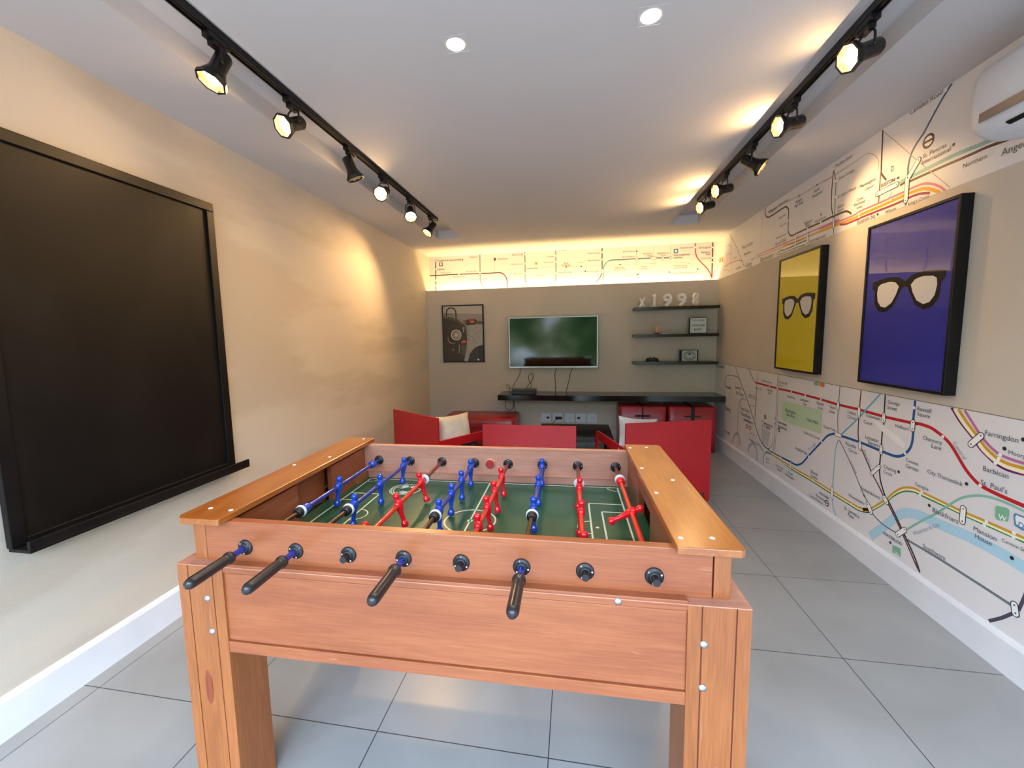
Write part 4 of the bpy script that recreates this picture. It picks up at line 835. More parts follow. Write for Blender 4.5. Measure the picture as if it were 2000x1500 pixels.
# ------------------------------------------------------------------ framed prints on the right wall
LENS = [(.03, 1.597), (.055, 1.622), (.085, 1.630), (.115, 1.632), (.17, 1.626), (.193, 1.612), (.199, 1.576), (.189, 1.525), (.161, 1.492), (.122, 1.484), (.077, 1.508), (.047, 1.553)]
LENS = [(.113 + (a - .113) * .9, 1.559 + (b - 1.559) * .9) for a, b in LENS]
OUT = [(0, 1.612), (.04, 1.636), (.08, 1.643), (.115, 1.645), (.175, 1.640), (.228, 1.632), (.227, 1.600), (.208, 1.585), (.204, 1.52), (.172, 1.480), (.12, 1.470), (.07, 1.496), (.038, 1.548), (.018, 1.583), (0, 1.588)]
def poster(name, label, yc, col, py0, py1):
    t = thing(name, label, 'framed print', (XR, (py0 + py1) / 2, 1.07)); T = at(t); z0, z1, w, X = 1.07, 1.952, .014, XR - .05
    mb = MB()
    for a in ((py0, py1, z1 - w, z1), (py0, py1, z0, z0 + w), (py0, py0 + w, z0 + w, z1 - w), (py1 - w, py1, z0 + w, z1 - w)): mb.box(X, XR - .001, *a, black_w, T)
    mb.build('frame', t, bevel=.0015)
    mb = MB(); m = noise_mat('print_' + name, col, col, (3, 3, 3), .5, 2, .3, .7, spec=.15, coat=.55); m.node_tree.nodes['Principled BSDF'].inputs['Coat Roughness'].default_value = .02
    mb.box(X + .006, XR - .004, py0 + w, py1 - w, z0 + w, z1 - w, m, T)
    ink = mat('print_black', '#0c090b', .5, spec=.15, coat=.35); wh = mat('print_white', '#cfccc6', .5, spec=.15, coat=.35)
    f = lambda pts, o, mm, sx: mb.add([(X + .006 - o, yc - sx * s, z) for s, z in pts], [tuple(range(len(pts)))], mm, T=T)
    for sx in (-1, 1):
        f([(a * 1.01, 1.559 + (b - 1.559) * 1.05) for a, b in OUT], .0006, ink, sx); f(LENS, .0012, wh, sx)
    mb.build('print', t)
poster('spectacles_print_yellow', 'yellow framed print of black spectacles on the right wall', 3.435, '#d0bc1c', 3.158, 3.735)
poster('spectacles_print_blue', 'dark blue framed print of black spectacles on the right wall', 2.418, '#2f3190', 2.138, 2.711)

# ------------------------------------------------------------------ car picture on the back wall
t = thing('car_picture', 'black framed photo of a vintage car headlight left of the television', 'picture', (-1.464, YB, 1.045)); T = at(t)
x0, x1, z0, z1, Y, w = -1.747, -1.181, 1.045, 1.805, YB - .03, .014
mb = MB()
for a in ((x0, x1, z1 - w, z1), (x0, x1, z0, z0 + w), (x0, x0 + w, z0 + w, z1 - w), (x1 - w, x1, z0 + w, z1 - w)): mb.box(a[0], a[1], Y, YB - .001, a[2], a[3], black_w, T)
mb.build('frame', t, bevel=.0015)
A = lambda x, y: (x0 + w + (x - 275) / (1105 - 275) * (x1 - x0 - 2 * w), z1 - w - (y - 200) / (1355 - 200) * (z1 - z0 - 2 * w))
mb = MB(); lay = [0]
def art(pts, col, rough=.5):
    lay[0] += 1; mb.add([(A(*p)[0], Y + .008 - lay[0] * .0003, A(*p)[1]) for p in pts], [tuple(range(len(pts)))], mat('art_' + col, col, rough, coat=.3), T=T)
circ = lambda cx, cy, r, k=28, a0=0, a1=6.2832: [(cx + r * math.cos(a0 + (a1 - a0) * i / k), cy + r * math.sin(a0 + (a1 - a0) * i / k)) for i in range(k + (a1 < 6.28))]
mb.box(x0 + w, x1 - w, Y + .008, YB - .004, z0 + w, z1 - w, mat('art_#b9b2a8', '#b9b2a8', .5, coat=.3), T)
art([(275, 330), (1105, 380), (1105, 600), (275, 600)], '#989188')
art([(560, 600), (1105, 585), (1105, 1355), (560, 1355)], '#aaa49c')
for i in range(46):
    px, py = random.uniform(780, 1090), random.uniform(620, 1000); art([(px, py), (px + 22, py - 4), (px + 26, py + 9), (px + 4, py + 12)], '#8f8a85')
art([(700, 500), (760, 490), (790, 600), (720, 600)], '#6d625a')
art([(770, 490), (930, 470), (990, 500), (990, 560), (950, 590), (775, 605)], '#3b2620'); art([(820, 475), (925, 470), (955, 510), (950, 555), (860, 560), (825, 530)], '#9a4426'); art([(860, 520), (920, 515), (925, 548), (868, 555)], '#c88a5c')
art([(1010, 520), (1105, 530), (1105, 575), (1005, 580)], '#4b4f56')
art([(275, 425), (450, 440), (600, 490), (700, 565), (765, 640), (772, 900), (760, 1050), (720, 1250), (700, 1355), (275, 1355)], '#3b332d')
art([(275, 400), (440, 420), (600, 480), (720, 585), (690, 600), (560, 520), (420, 465), (275, 450)], '#5d5247')
art([(690, 640), (735, 640), (715, 740), (690, 760)], '#8f8477')
n_ = 24; outr = circ(455, 335, 112, n_, math.pi, 2 * math.pi) + [(567, 460)]; inr = [(545, 460)] + circ(455, 335, 88, n_, 2 * math.pi, math.pi)
art([(343, 400)] + outr[:] + inr + [(367, 400)], '#2c2521')
art([(275, 340), (500, 375), (500, 392), (275, 352)], '#6a625a')
art(circ(470, 880, 105), '#8f857a'); art(circ(490, 855, 112), '#332b26')
art(circ(550, 800, 112), '#d8cfc2'); art(circ(552, 800, 90), '#6a6058'); art(circ(558, 800, 70), '#a89f94'); art(circ(552, 795, 26), '#c9c1b6')
art([(650, 920), (768, 908), (768, 968), (655, 985)], '#a4483a'); art([(690, 925), (740, 920), (740, 955), (695, 960)], '#cf7a68')
art([(600, 1010), (630, 1000), (615, 1180), (590, 1200)], '#8a8075'); art([(660, 1010), (760, 1000), (720, 1240), (650, 1220)], '#5e554c')
art(circ(480, 1105, 22), '#8c8276')
art([(790, 1355), (830, 1200), (900, 1110), (980, 1050), (1105, 1015), (1105, 1355)], '#2f3130')
art([(1020, 1040), (1050, 1030), (1050, 1355), (1030, 1355)], '#16181a'); art(circ(1008, 1322, 20), '#dcd7cf'); art([(715, 1310), (775, 1300), (770, 1350), (725, 1335)], '#b9b2a8')
mb.build('print', t)

# ------------------------------------------------------------------ television
t = thing('television', 'flat television with thin silver bezel mounted on the back wall', 'television', (-.275, YB, .968)); T = at(t)
x0, x1, z0, z1, Y = -.838, .287, .968, 1.617, 5.237
mb = MB()
for a in ((x0, x1, z1 - .012, z1), (x0, x1, z0, z0 + .02), (x0, x0 + .012, z0 + .02, z1 - .012), (x1 - .012, x1, z0 + .02, z1 - .012)): mb.box(a[0], a[1], Y, Y + .02, a[2], a[3], silver_bezel, T)
mb.build('bezel', t, bevel=.002)
MB().box(x0 + .01, x1 - .01, Y + .004, Y + .012, z0 + .018, z1 - .01, screen_m, T).build('screen', t)
MB().box(x0 + .006, x1 - .006, Y + .02, Y + .035, z0 + .004, z1 - .004, plastic_b, T).box(x0 + .2, x1 - .2, Y + .035, Y + .055, z0 + .08, z1 - .15, plastic_b, T).build('back_cover', t, bevel=.004)
MB().box(-.42, -.13, Y + .055, YB - .001, 1.15, 1.42, plastic_b, T).build('wall_bracket', t)
MB().box(-.30, -.255, Y - .003, Y + .01, z0 - .008, z0 + .006, silver_bezel, T).build('sensor_bump', t, bevel=.002)

# ------------------------------------------------------------------ floating desk, shelves and what stands on them
MB().box(-.945, XR - .003, 4.94, YB - .001, .587, .653, gloss_black).build('floating_desk', bevel=.002, label='long gloss black floating desk under the television', cat='desk')
ZSH = {}
for nm, zb in (('top', 1.66), ('middle', 1.337), ('bottom', 1.007)):
    ZSH[nm] = zb + .035
    MB().box(.707, 1.657, 5.117, YB - .001, zb, zb + .035, shelf_m).build('wall_shelf', bevel=.002, label={'top': 'dark floating shelf carrying the year numerals, topmost of three', 'middle': 'dark floating shelf carrying the glass globe, middle of three', 'bottom': 'dark floating shelf carrying the game controller, lowest of three'}[nm], cat='shelf', group='floating shelves on the back wall')
letter_w = noise_mat('ivory_marquee_face', '#faf6f0', '#efe9df', (30, 30, 30), .5, 3, .4, .6)
bulb_w = mat('small_bulb_white', '#efeade', .3)
def numeral(name, ch, label, xc, h, wid, rz=0, base=False):
    t = thing(name, label, 'decorative numeral' if ch != 'x' else 'decorative letter', (xc, 5.20, ZSH['top']), rz, 'white marquee characters on the top shelf')
    mb = MB()
    if base:
        k = wid / .048
        mb.prism([(-.036 * k, 0), (.036 * k, 0), (.036 * k, .016), (.014 * k, .016), (.014 * k, h), (-.008 * k, h), (-.03 * k, h - .02), (-.03 * k, h - .034), (-.012 * k, h - .03), (-.012 * k, .016), (-.036 * k, .016)], .024, letter_w, T=Matrix.Translation((0, -.012, 0)))
    else:
        vs, fs, a, b = text_mesh(ch, 0, .12, .022)
        zmin = min(v[1] for v in vs); zmax = max(v[1] for v in vs); sc = h / (zmax - zmin); sx = wid / (b - a)
        mb.add([((x - (a + b) / 2) * sx, -z * .1, (y - zmin) * sc) for x, y, z in vs], fs, letter_w)
    mb.build('body', t)
    return t
numeral('marquee_letter', 'x', 'small ivory letter x at the left end of the top shelf', .805, .115, .078)
numeral('marquee_numeral', '1', 'ivory numeral one beside the small letter x', .945, .158, .048, base=True)
n9 = numeral('marquee_numeral', '9', 'ivory numeral nine right after the numeral one', 1.095, .156, .108)
c = copy_tree(n9); c.location.x = 1.254; c['label'] = 'ivory numeral nine just before the turned numeral eight'
numeral('marquee_numeral', '8', 'ivory numeral eight turned sideways at the right of the row', 1.412, .156, .105, .75)
# middle shelf
t = thing('glass_globe', 'small amber glass globe ornament on the middle shelf', 'ornament', (.98, 5.2, ZSH['middle']))
glass = mat('amber_glass', '#e8c8a4', .03, trans=0); glass.node_tree.nodes['Principled BSDF'].inputs['Alpha'].default_value = .28
MB().lathe([(.062 * math.sin(math.pi * i / 16) + .0005, .074 - .062 * math.cos(math.pi * i / 16)) for i in range(17)], glass, 28).build('globe', t)
MB().lathe([(.034, 0), (.034, .008), (.02, .014), (.016, .018)], mat('copper_base', '#8a5238', .35, .6), 20).build('base', t)
MB().lathe([(.006, .02), (.007, .06), (.012, .075), (.004, .09)], mat('filament', '#e9c9a0', .3, .5), 12).build('filament', t)
MB().box(1.035, 1.10, 5.15, 5.19, ZSH['middle'], ZSH['middle'] + .009, plastic_w).build('small_white_card', bevel=.002, label='small white flat object beside the glass globe', cat='ornament')
t = thing('word_sign', 'square white lettered sign in a black box frame on the middle shelf', 'sign', (1.44, 5.19, ZSH['middle']))
MB().box(-.096, .096, -.02, .02, 0, .187, black_w).build('box_frame', t, bevel=.001)
sg = mat('sign_ink', '#4a5152', .6)
mb = MB().box(-.09, .09, -.0215, -.018, .006, .181, mat('sign_white', '#ccd2d0', .5))
for s, z, w2, bo in (('YOU ARE', .142, .13, 0), ('AWESOME', .085, .15, 1), ('BABY', .035, .09, 1)):
    vs, fs, a, b = text_mesh(s, bo); sc = w2 / (b - a); mb.add([((x - (a + b) / 2) * sc, -.0222, z + y * sc) for x, y, _ in vs], fs, sg)
for s in (-1, 1): mb.box(s * .07 - .012, s * .07 + .012, -.0222, -.021, .165, .169, sg)
mb.build('face', t)
# bottom shelf
t = thing('game_controller', 'black game controller lying on the bottom shelf', 'game controller', (.925, 5.17, ZSH['bottom']))
mb = MB().loft([(.008, .045, .026, 0, 0), (.02, .058, .032, 0, 0), (.036, .055, .03, 0, 0), (.044, .04, .02, 0, 0)], plastic_b, 20, pw=2.6)
for s in (-1, 1): mb.loft([(.0, .014, .02, s * .062, -.022), (.012, .02, .028, s * .058, -.018), (.03, .022, .03, s * .05, -.006), (.046, .012, .016, s * .046, 0)], plastic_b, 14)
mb.build('shell', t)
for s in (-1, 1): MB().lathe([(.005, .04), (.005, .052), (.009, .055), (.009, .059), (.004, .06)], rubber, 12, T=Matrix.Translation((s * .02, -.008, 0))).build('thumbstick', t)
t = thing('patterned_frame', 'small dark frame with a black and white patterned picture on the bottom shelf', 'picture frame', (1.352, 5.19, ZSH['bottom']))
MB().box(-.105, .105, 0, .03, 0, .135, black_w).box(-.105, -.09, -.012, .0, 0, .135, black_w).build('frame', t, bevel=.001)
mb = MB().box(-.082, .09, -.003, .0, .004, .13, mat('pattern_white', '#b4bab5', .5)); pk = mat('pattern_black', '#2b2f2e', .5)
for i in range(-5, 6):
    for k in range(2):
        a0 = i * .27 + (.0 if k else 3.1416); ca, sa = math.sin(a0), math.cos(a0); r0, r1 = .028, .07
        pts = [(.004 + ca * r0, .067 + sa * r0 * .8), (.004 + math.sin(a0 + .09) * r1, .067 + math.cos(a0 + .09) * r1 * .8), (.004 + math.sin(a0 - .05) * r1, .067 + math.cos(a0 - .05) * r1 * .8)]
        pts = [(min(max(px, -.08), .088), min(max(pz, .006), .128)) for px, pz in pts]
        mb.add([(px, -.0036, pz) for px, pz in pts], [(0, 1, 2)], pk)
mb.add([(px, -.0042, pz) for px, pz in [(-.008, .10), (.016, .10), (.018, .088), (.004, .07), (-.01, .088)]], [(0, 1, 2, 3, 4)], pk)
mb.build('picture', t)

# router and cables on the desk
t = thing('set_top_box', 'flat black set top box on the left end of the desk', 'set top box', (-.63, 5.09, .653))
MB().box(-.148, .148, -.115, .115, 0.004, .052, plastic_b).build('case', t, bevel=.004)
MB().box(-.13, .13, -.117, -.114, .020, .024, mat('grey_trim_line', '#3c3d42', .3)).build('front_trim', t)
MB().box(-.12, .12, -.1, .1, 0, .005, rubber).build('feet', t)
def cable(name, pts, r, label, group=None):
    mb = MB().tube(smooth_pts(pts, 7), r, cable_m, 8); return mb.build(name, label=label, cat='cable', group=group)
cable('tv_cable', [(-.684, 5.29, .985), (-.69, 5.28, .95), (-.722, 5.26, .85), (-.785, 5.24, .745), (-.80, 5.235, .68), (-.775, 5.225, .667)], .0035, 'black cable from the television down to the set top box')
cable('tv_cable', [(-.238, 5.295, .985), (-.24, 5.29, .93), (-.252, 5.288, .86), (-.245, 5.285, .78), (-.246, 5.285, .66)], .0035, 'black cable hanging straight from the middle of the television')
cable('tv_cable', [(-.026, 5.295, .985), (-.03, 5.29, .955), (-.062, 5.288, .862), (-.07, 5.285, .80), (-.108, 5.285, .66)], .0035, 'black wavy cable hanging from the right of the television')
cable('looped_cable', [(-.62, 5.212, .675), (-.60, 5.25, .735), (-.545, 5.26, .80), (-.53, 5.262, .86), (-.55, 5.262, .90), (-.59, 5.262, .86), (-.585, 5.26, .80), (-.555, 5.255, .745), (-.58, 5.212, .68)], .0035, 'black cable standing in a loop behind the set top box')
cable('coiled_cable', [(-.74, 5.209, .68), (-.80, 5.195, .70), (-.845, 5.18, .705), (-.875, 5.17, .745), (-.85, 5.165, .762), (-.822, 5.165, .72), (-.835, 5.17, .6575)], .003, 'thin cable curling left of the set top box')
cable('hanging_cable', [(-.902, 5.25, .60), (-.905, 5.25, .50), (-.89, 5.25, .43), (-.84, 5.25, .408), (-.80, 5.25, .45), (-.792, 5.25, .50), (-.795, 5.25, .60)], .0035, 'black cable loop hanging under the left end of the desk')
cable('hanging_cable', [(-.795, 5.27, .60), (-.785, 5.27, .45), (-.76, 5.27, .36), (-.74, 5.27, .30), (-.72, 5.27, .22), (-.70, 5.27, .05), (-.62, 5.26, .02)], .0035, 'black cable running from the desk down to the floor')
# wall outlets
def outlet(i, xc, label):
    t = thing('wall_outlet', label, 'wall outlet', (xc, YB, .307), 0, 'row of white wall plates under the desk')
    MB().box(-.061, .061, -.009, -.0005, -.058, .058, outlet_m).build('plate', t, bevel=.003)
    if i in (0, 3): MB().box(*((.008, .045) if i == 0 else (-.045, -.008)), -.0115, -.009, -.014, .012, plastic_b).build('socket_insert', t, bevel=.001)
    if i == 4: MB().lathe([(.005, 0), (.005, .003)], plastic_b, 10, T=axis_T((0, -.009, 0), (0, -1, 0))).build('socket_insert', t)
    if i == 2: MB().box(-.045, .045, -.0105, -.009, -.006, -.004, mat('plate_seam', '#9aa3ad', .5)).build('switch_seam', t)
    return t
for i, (xc, lb) in enumerate([(-.372, 'white wall plate at the left end of the row under the desk'), (-.218, 'white wall plate with the black plug in it'), (-.065, 'blank white wall plate in the middle of the row'), (.08, 'white wall plate with a dark socket second from the right'), (.222, 'white wall plate with one small hole at the right end of the row')]): outlet(i, xc, lb)
t = thing('power_plug', 'black power adapter plugged into the second wall plate', 'plug', (-.205, YB - .009, .305))
MB().box(-.045, .042, -.03, -.001, -.018, .018, plastic_b).build('body', t, bevel=.004)
MB().tube(smooth_pts([(-.03, -.025, 0), (-.045, -.03, -.03), (-.075, -.03, -.07), (-.09, -.03, -.15), (-.09, -.03, -.28)]), .0035, cable_m).build('cord', t)
# ------------------------------------------------------------------ foosball table (own frame: u along the table, v towards the back wall)
TB = thing('foosball_table', 'large wooden foosball table with green pitch and blue and red players', 'foosball table', (-.353, 1.3377, 0), .0136)
# lower box: aprons between four legs
def apron(v0, v1, horizontal=True):
    mb = MB()
    mb.box(-.60, .60, v0, v1, .548, .743, wood_front)
    s = .004
    mb.box(-.60, .60, v0 - s, v1 + s, .746, .771, wood_front).box(-.60, .60, v0 - s, v1 + s, .513, .545, wood_front)
    mb.box(-.60, .60, v0 + .003, v1 - .003, .543, .748, groove)
    return mb
apron(-.424, -.402).build('apron', TB, bevel=.0015)
apron(.402, .424).build('apron', TB, bevel=.0015)
for u0, u1 in ((-.732, -.708), (.704, .728)):
    MB().box(u0, u1, -.31, .31, .513, .771, wood_in).build('apron', TB, bevel=.002, label='end apron board')
MB().box(-.70, .70, -.40, .40, .56, .575, wood_in).build('bottom_board', TB)
def leg(u0, u1, v0, v1, front):
    mb = MB(); h = .762; o = .0015
    w = (u1 - u0); s = .23 * w
    mb.box(u0, u1, v0 + .003, v1, 0, h, wood_leg)
    mb.box(u0, u0 + s - o, v0, v0 + .004, 0, h, wood_leg).box(u0 + s + o, u1 - s - o, v0, v0 + .004, 0, h, wood_leg).box(u1 - s + o, u1, v0, v0 + .004, 0, h, wood_leg)
    mb.box(u0 + .002, u1 - .002, v0 + .0022, v0 + .0035, 0, h - .001, groove)
    return mb.build('leg', TB, bevel=.0012)
legs = [leg(-.738, -.597, -.43, -.30, 1), leg(.599, .733, -.43, -.30, 1), leg(-.738, -.597, .30, .43, 0), leg(.599, .733, .30, .43, 0)]
MB().lathe([(.012, 0), (.011, .0015)], wood_knot, 18, T=Matrix.Translation((-.672, -.4302, .40)) @ Matrix.Scale(4.4, 4, (0, 0, 1)) @ Matrix.Rotation(math.pi / 2, 4, 'X')).build('wood_knot', legs[0])
MB().lathe([(.007, 0), (.0065, .0015)], wood_knot, 18, T=Matrix.Translation((.664, -.4302, .335)) @ Matrix.Rotation(.25, 4, 'Y') @ Matrix.Scale(5, 4, (0, 0, 1)) @ Matrix.Rotation(math.pi / 2, 4, 'X')).build('wood_knot', legs[1])
# ledge on top of the lower box
mb = MB()
mb.box(-.738, .733, -.43, -.38, .762, .7645, wood_rear).box(-.738, .733, .38, .43, .762, .7645, wood_rear).box(-.738, -.66, -.38, .38, .762, .7645, wood_rear).box(.655, .733, -.38, .38, .762, .7645, wood_rear)
mb.build('ledge', TB)
# upper box
fp = MB().box(-.663, .657, -.405, -.380, .7645, .882, wood_front).build('front_panel', TB, bevel=.002)
rp_ = MB().box(-.663, .657, .395, .420, .70, .882, wood_rear).build('rear_panel', TB, bevel=.002)
for u0, u1 in ((-.704, -.667), (.661, .697)):
    for v0, v1 in ((-.402, -.362), (.38, .42)):
        MB().box(u0, u1, v0, v1, .7645, .882, wood_leg).build('corner_post', TB, bevel=.0015)
for u0, u1, nm in ((-.70, -.675, 'l'), (.668, .693, 'r')):
    MB().box(u0, u1, -.362, .38, .7645, .882, wood_in).build('end_panel', TB, bevel=.001)
# inner boards with the goal mouth between them
for u0, u1 in ((-.632, -.610), (.580, .602)):
    for v0, v1 in ((-.380, -.085), (.125, .395)):
        MB().box(u0, u1, v0, v1, .705, .866, wood_in).build('inner_board', TB, bevel=.002)
    MB().box(u0, u1, -.085, .125, .825, .866, wood_in).build('goal_lintel', TB, bevel=.001) if u0 > 0 else None
for s, u in ((-1, -.655), (1, .645)):
    MB().box(u - .006, u + .006, -.09, .13, .66, .866, wood_in).box(min(u, u - s * .04), max(u, u - s * .04), -.09, .13, .66, .668, groove).build('goal_box', TB)
    MB().tube([(u - s * .012, -.05, .715), (u - s * .02, .02, .738), (u - s * .014, .10, .722)], .003, cable_m).build('ball_return_wire', TB)
# caps
def cap(u0, u1, v0, v1, pts):
    mb = MB(); r = .018
    poly = [(u0 + r, v0), (u1 - .004, v0), (u1, v0 + .004), (u1, v1 - .004), (u1 - .004, v1), (u0 + r, v1), (u0, v1 - r), (u0, v0 + r)]
    if u0 > 0: poly = [(u0, v0), (u1 - .01, v0), (u1, v0 + .01), (u1, v1 - .01), (u1 - .01, v1), (u0, v1)]
    mb.add([(a, b, .882) for a, b in poly] + [(a, b, .900) for a, b in poly], [tuple(range(len(poly)))[::-1], tuple(range(len(poly), 2 * len(poly)))] + [(i, (i + 1) % len(poly), (i + 1) % len(poly) + len(poly), i + len(poly)) for i in range(len(poly))], wood_cap)
    o = mb.build('top_rail', TB, bevel=.002)
    for a, b in pts: MB().lathe([(.0062, 0), (.0058, .001), (.003, .0016)], white_cap, 14, T=Matrix.Translation((a, b, .9))).build('screw_cap', o)
cap(-.724, -.588, -.437, .455, [(-.675, -.37), (-.605, -.375), (-.70, .025), (-.624, .137), (-.631, .429)])
cap(.572, .716, -.434, .440, [(.587, .383), (.654, .394), (.589, .117), (.666, .004), (.592, -.113), (.59, -.39), (.661, -.382)])
# pitch with its markings
zp = .727
mb = MB().box(-.632, .602, -.38, .395, .705, zp, pitch)
def pl(x0, x1, y0, y1): mb.add([(x0, y0, zp + .0006), (x1, y0, zp + .0006), (x1, y1, zp + .0006), (x0, y1, zp + .0006)], [(0, 1, 2, 3)], white_line)
def ring(cx, cy, r, w, a0=0, a1=6.2832, k=48, m=None, z=.0006):
    vs = []; 
    for i in range(k + 1):
        a = a0 + (a1 - a0) * i / k; vs += [(cx + (r - w / 2) * math.cos(a), cy + (r - w / 2) * math.sin(a), zp + z), (cx + (r + w / 2) * math.cos(a), cy + (r + w / 2) * math.sin(a), zp + z)]
    mb.add(vs, [(2 * i, 2 * i + 1, 2 * i + 3, 2 * i + 2) for i in range(k)], m or white_line)
w = .006; cx, cy = -.011, 0
pl(cx - w / 2, cx + w / 2, -.38, .37); ring(cx, cy, .09, w); ring(cx, cy, .006, .008)
pl(-.578, .536, .372, .372 + w); pl(-.578, .536, -.37, -.364)
for s, ue in ((1, .533), (-1, -.572)):
    pl(min(ue, ue + w * s), max(ue, ue + w * s), -.37, .378)
    uo = ue - s * .124; ui = ue - s * .08
    for uu, vv in ((uo, .2), (ui, .128)):
        pl(uu - w / 2, uu + w / 2, -vv, vv)
        for q_ in (-vv, vv): pl(min(uu, ue), max(uu, ue), q_ - w / 2, q_ + w / 2)
    ring(uo, .0, .045, w * .8, math.pi / 2 if s > 0 else -math.pi / 2, 1.5 * math.pi if s > 0 else math.pi / 2, 20)
    ring(ue, .375, .04, w * .8, math.pi if s > 0 else 0, 1.5 * math.pi if s > 0 else -.5 * math.pi, 12)
    ring(uo + s * .02, 0, .003, .006)
bx, by, br_ = -.352, .262, .058
ring(bx, by, br_, .005); ring(bx, by, br_ + .009, .004, 1.9, 4.6, 24); ring(bx, by, br_ + .015, .003, 2.3, 4.3, 20)
for k in range(5):
    a = math.pi / 2 + k * 2 * math.pi / 5
    p0 = (bx + .02 * math.cos(a), by + .02 * math.sin(a)); 
    c0 = a + math.pi / 5; pts = [(bx + r * math.cos(t_), by + r * math.sin(t_)) for r, t_ in ((.024, c0 - .45), (.046, c0 - .42), (.054, c0), (.046, c0 + .42), (.024, c0 + .45))]
    if k in (0, 2, 4): mb.add([(x, y, zp + .0005) for x, y in pts], [(0, 1, 2, 3, 4)], white_line)
    mb.add([(bx + .02 * math.cos(a) - .0015 * math.sin(a), by + .02 * math.sin(a) + .0015 * math.cos(a), zp + .0007), (bx + .055 * math.cos(a) - .0015 * math.sin(a), by + .055 * math.sin(a) + .0015 * math.cos(a), zp + .0007), (bx + .055 * math.cos(a) + .0015 * math.sin(a), by + .055 * math.sin(a) - .0015 * math.cos(a), zp + .0007), (bx + .02 * math.cos(a) + .0015 * math.sin(a), by + .02 * math.sin(a) - .0015 * math.cos(a), zp + .0007)], [(0, 1, 2, 3)], white_line)
mb.build('playing_field', TB)
# bolts and the red button
def bolt(p, d, parent=TB, r=.0095): return MB().lathe([(r, 0), (r * .92, .0022), (r * .5, .0042), (r * .05, .005)], silver, 16, T=axis_T(p, d)).build('bolt', parent)
for u, z, L_ in ((-.651, .669, legs[0]), (-.646, .572, legs[0]), (.635, .671, legs[1]), (.635, .564, legs[1])): bolt((u, -.43, z), (0, -1, 0), L_)
for u, z in ((.446, .757), (-.465, .757)): bolt((u, -.428, z), (0, -1, 0), TB)
bt = MB().lathe([(.024, 0), (.024, .006), (.021, .009)], mat('button_ring', '#b98d77', .4), 24, T=axis_T((-.012, .395, .811), (0, -1, 0))).build('score_button', rp_, label='red round button')
MB().lathe([(.0185, .008), (.0185, .013), (.016, .0155)], mat('button_red', '#a8282c', .35), 24, T=axis_T((-.012, .395, .811), (0, -1, 0))).build('button_face', TB, label='red face of the round button')
# players, rods, bumpers, handles
ZR = .811
def player_mesh(m):
    mb = MB()
    mb.loft([(.0385, .002, .002, 0, 0), (.0375, .006, .006, 0, 0), (.034, .0095, .0095, 0, 0), (.0275, .0105, .0105, 0, 0), (.021, .0085, .0085, 0, 0), (.0165, .0062, .0062, 0, 0), (.0145, .010, .008, 0, 0), (.0115, .0165, .0105, 0, 0),
             (.004, .0185, .0125, 0, 0), (-.006, .0165, .0125, 0, 0), (-.013, .013, .0105, 0, 0), (-.022, .0105, .0085, 0, 0), (-.035, .0085, .007, 0, 0), (-.050, .0072, .0062, 0, 0), (-.056, .0085, .0075, 0, 0), (-.059, .0115, .0105, 0, 0), (-.070, .012, .0115, 0, 0), (-.0735, .0105, .010, 0, 0)], m, 16, pw=2.3)
    return mb
PM = {}
for nm, m in (('blue', blue_p), ('red', red_p)):
    o = player_mesh(m).build('player'); o.data.transform(Matrix.Rotation(math.pi / 2, 4, 'Z') @ Matrix.Scale(1.06, 4)); PM[nm] = o.data; bpy.data.objects.remove(o)
RODS = [(-.54, 'blue', [(.055, .15)], -.165, .60, 0), (-.388, 'blue', [(.318, .12), (.092, 0), (-.105, .1)], -.135, .60, 0), (-.236, 'red', [(.130, -.27), (-.085, -.27), (-.30, -.27)], .160, .60, 1),
        (-.084, 'blue', [(.318, 0), (.168, 0), (.027, .05), (-.115, 0)], -.146, .60, 0), (.068, 'red', [(.222, -.1), (.068, -.12), (-.072, -.12), (-.208, -.1)], None, .665, 1), (.220, 'blue', [(.355, 0), (.150, 0), (-.062, 0)], -.108, .60, 0),
        (.372, 'red', [(.135, .06), (-.075, .06), (-.285, .06)], .178, .60, 1), (.530, 'red', [(-.055, 1.08)], .238, .60, 1)]
names = ['outermost blue goalkeeper rod', 'second blue rod from the left', 'leftmost red rod', 'blue midfield rod', 'red midfield rod', 'right hand blue rod', 'red rod second from the right', 'rightmost red goalkeeper rod']
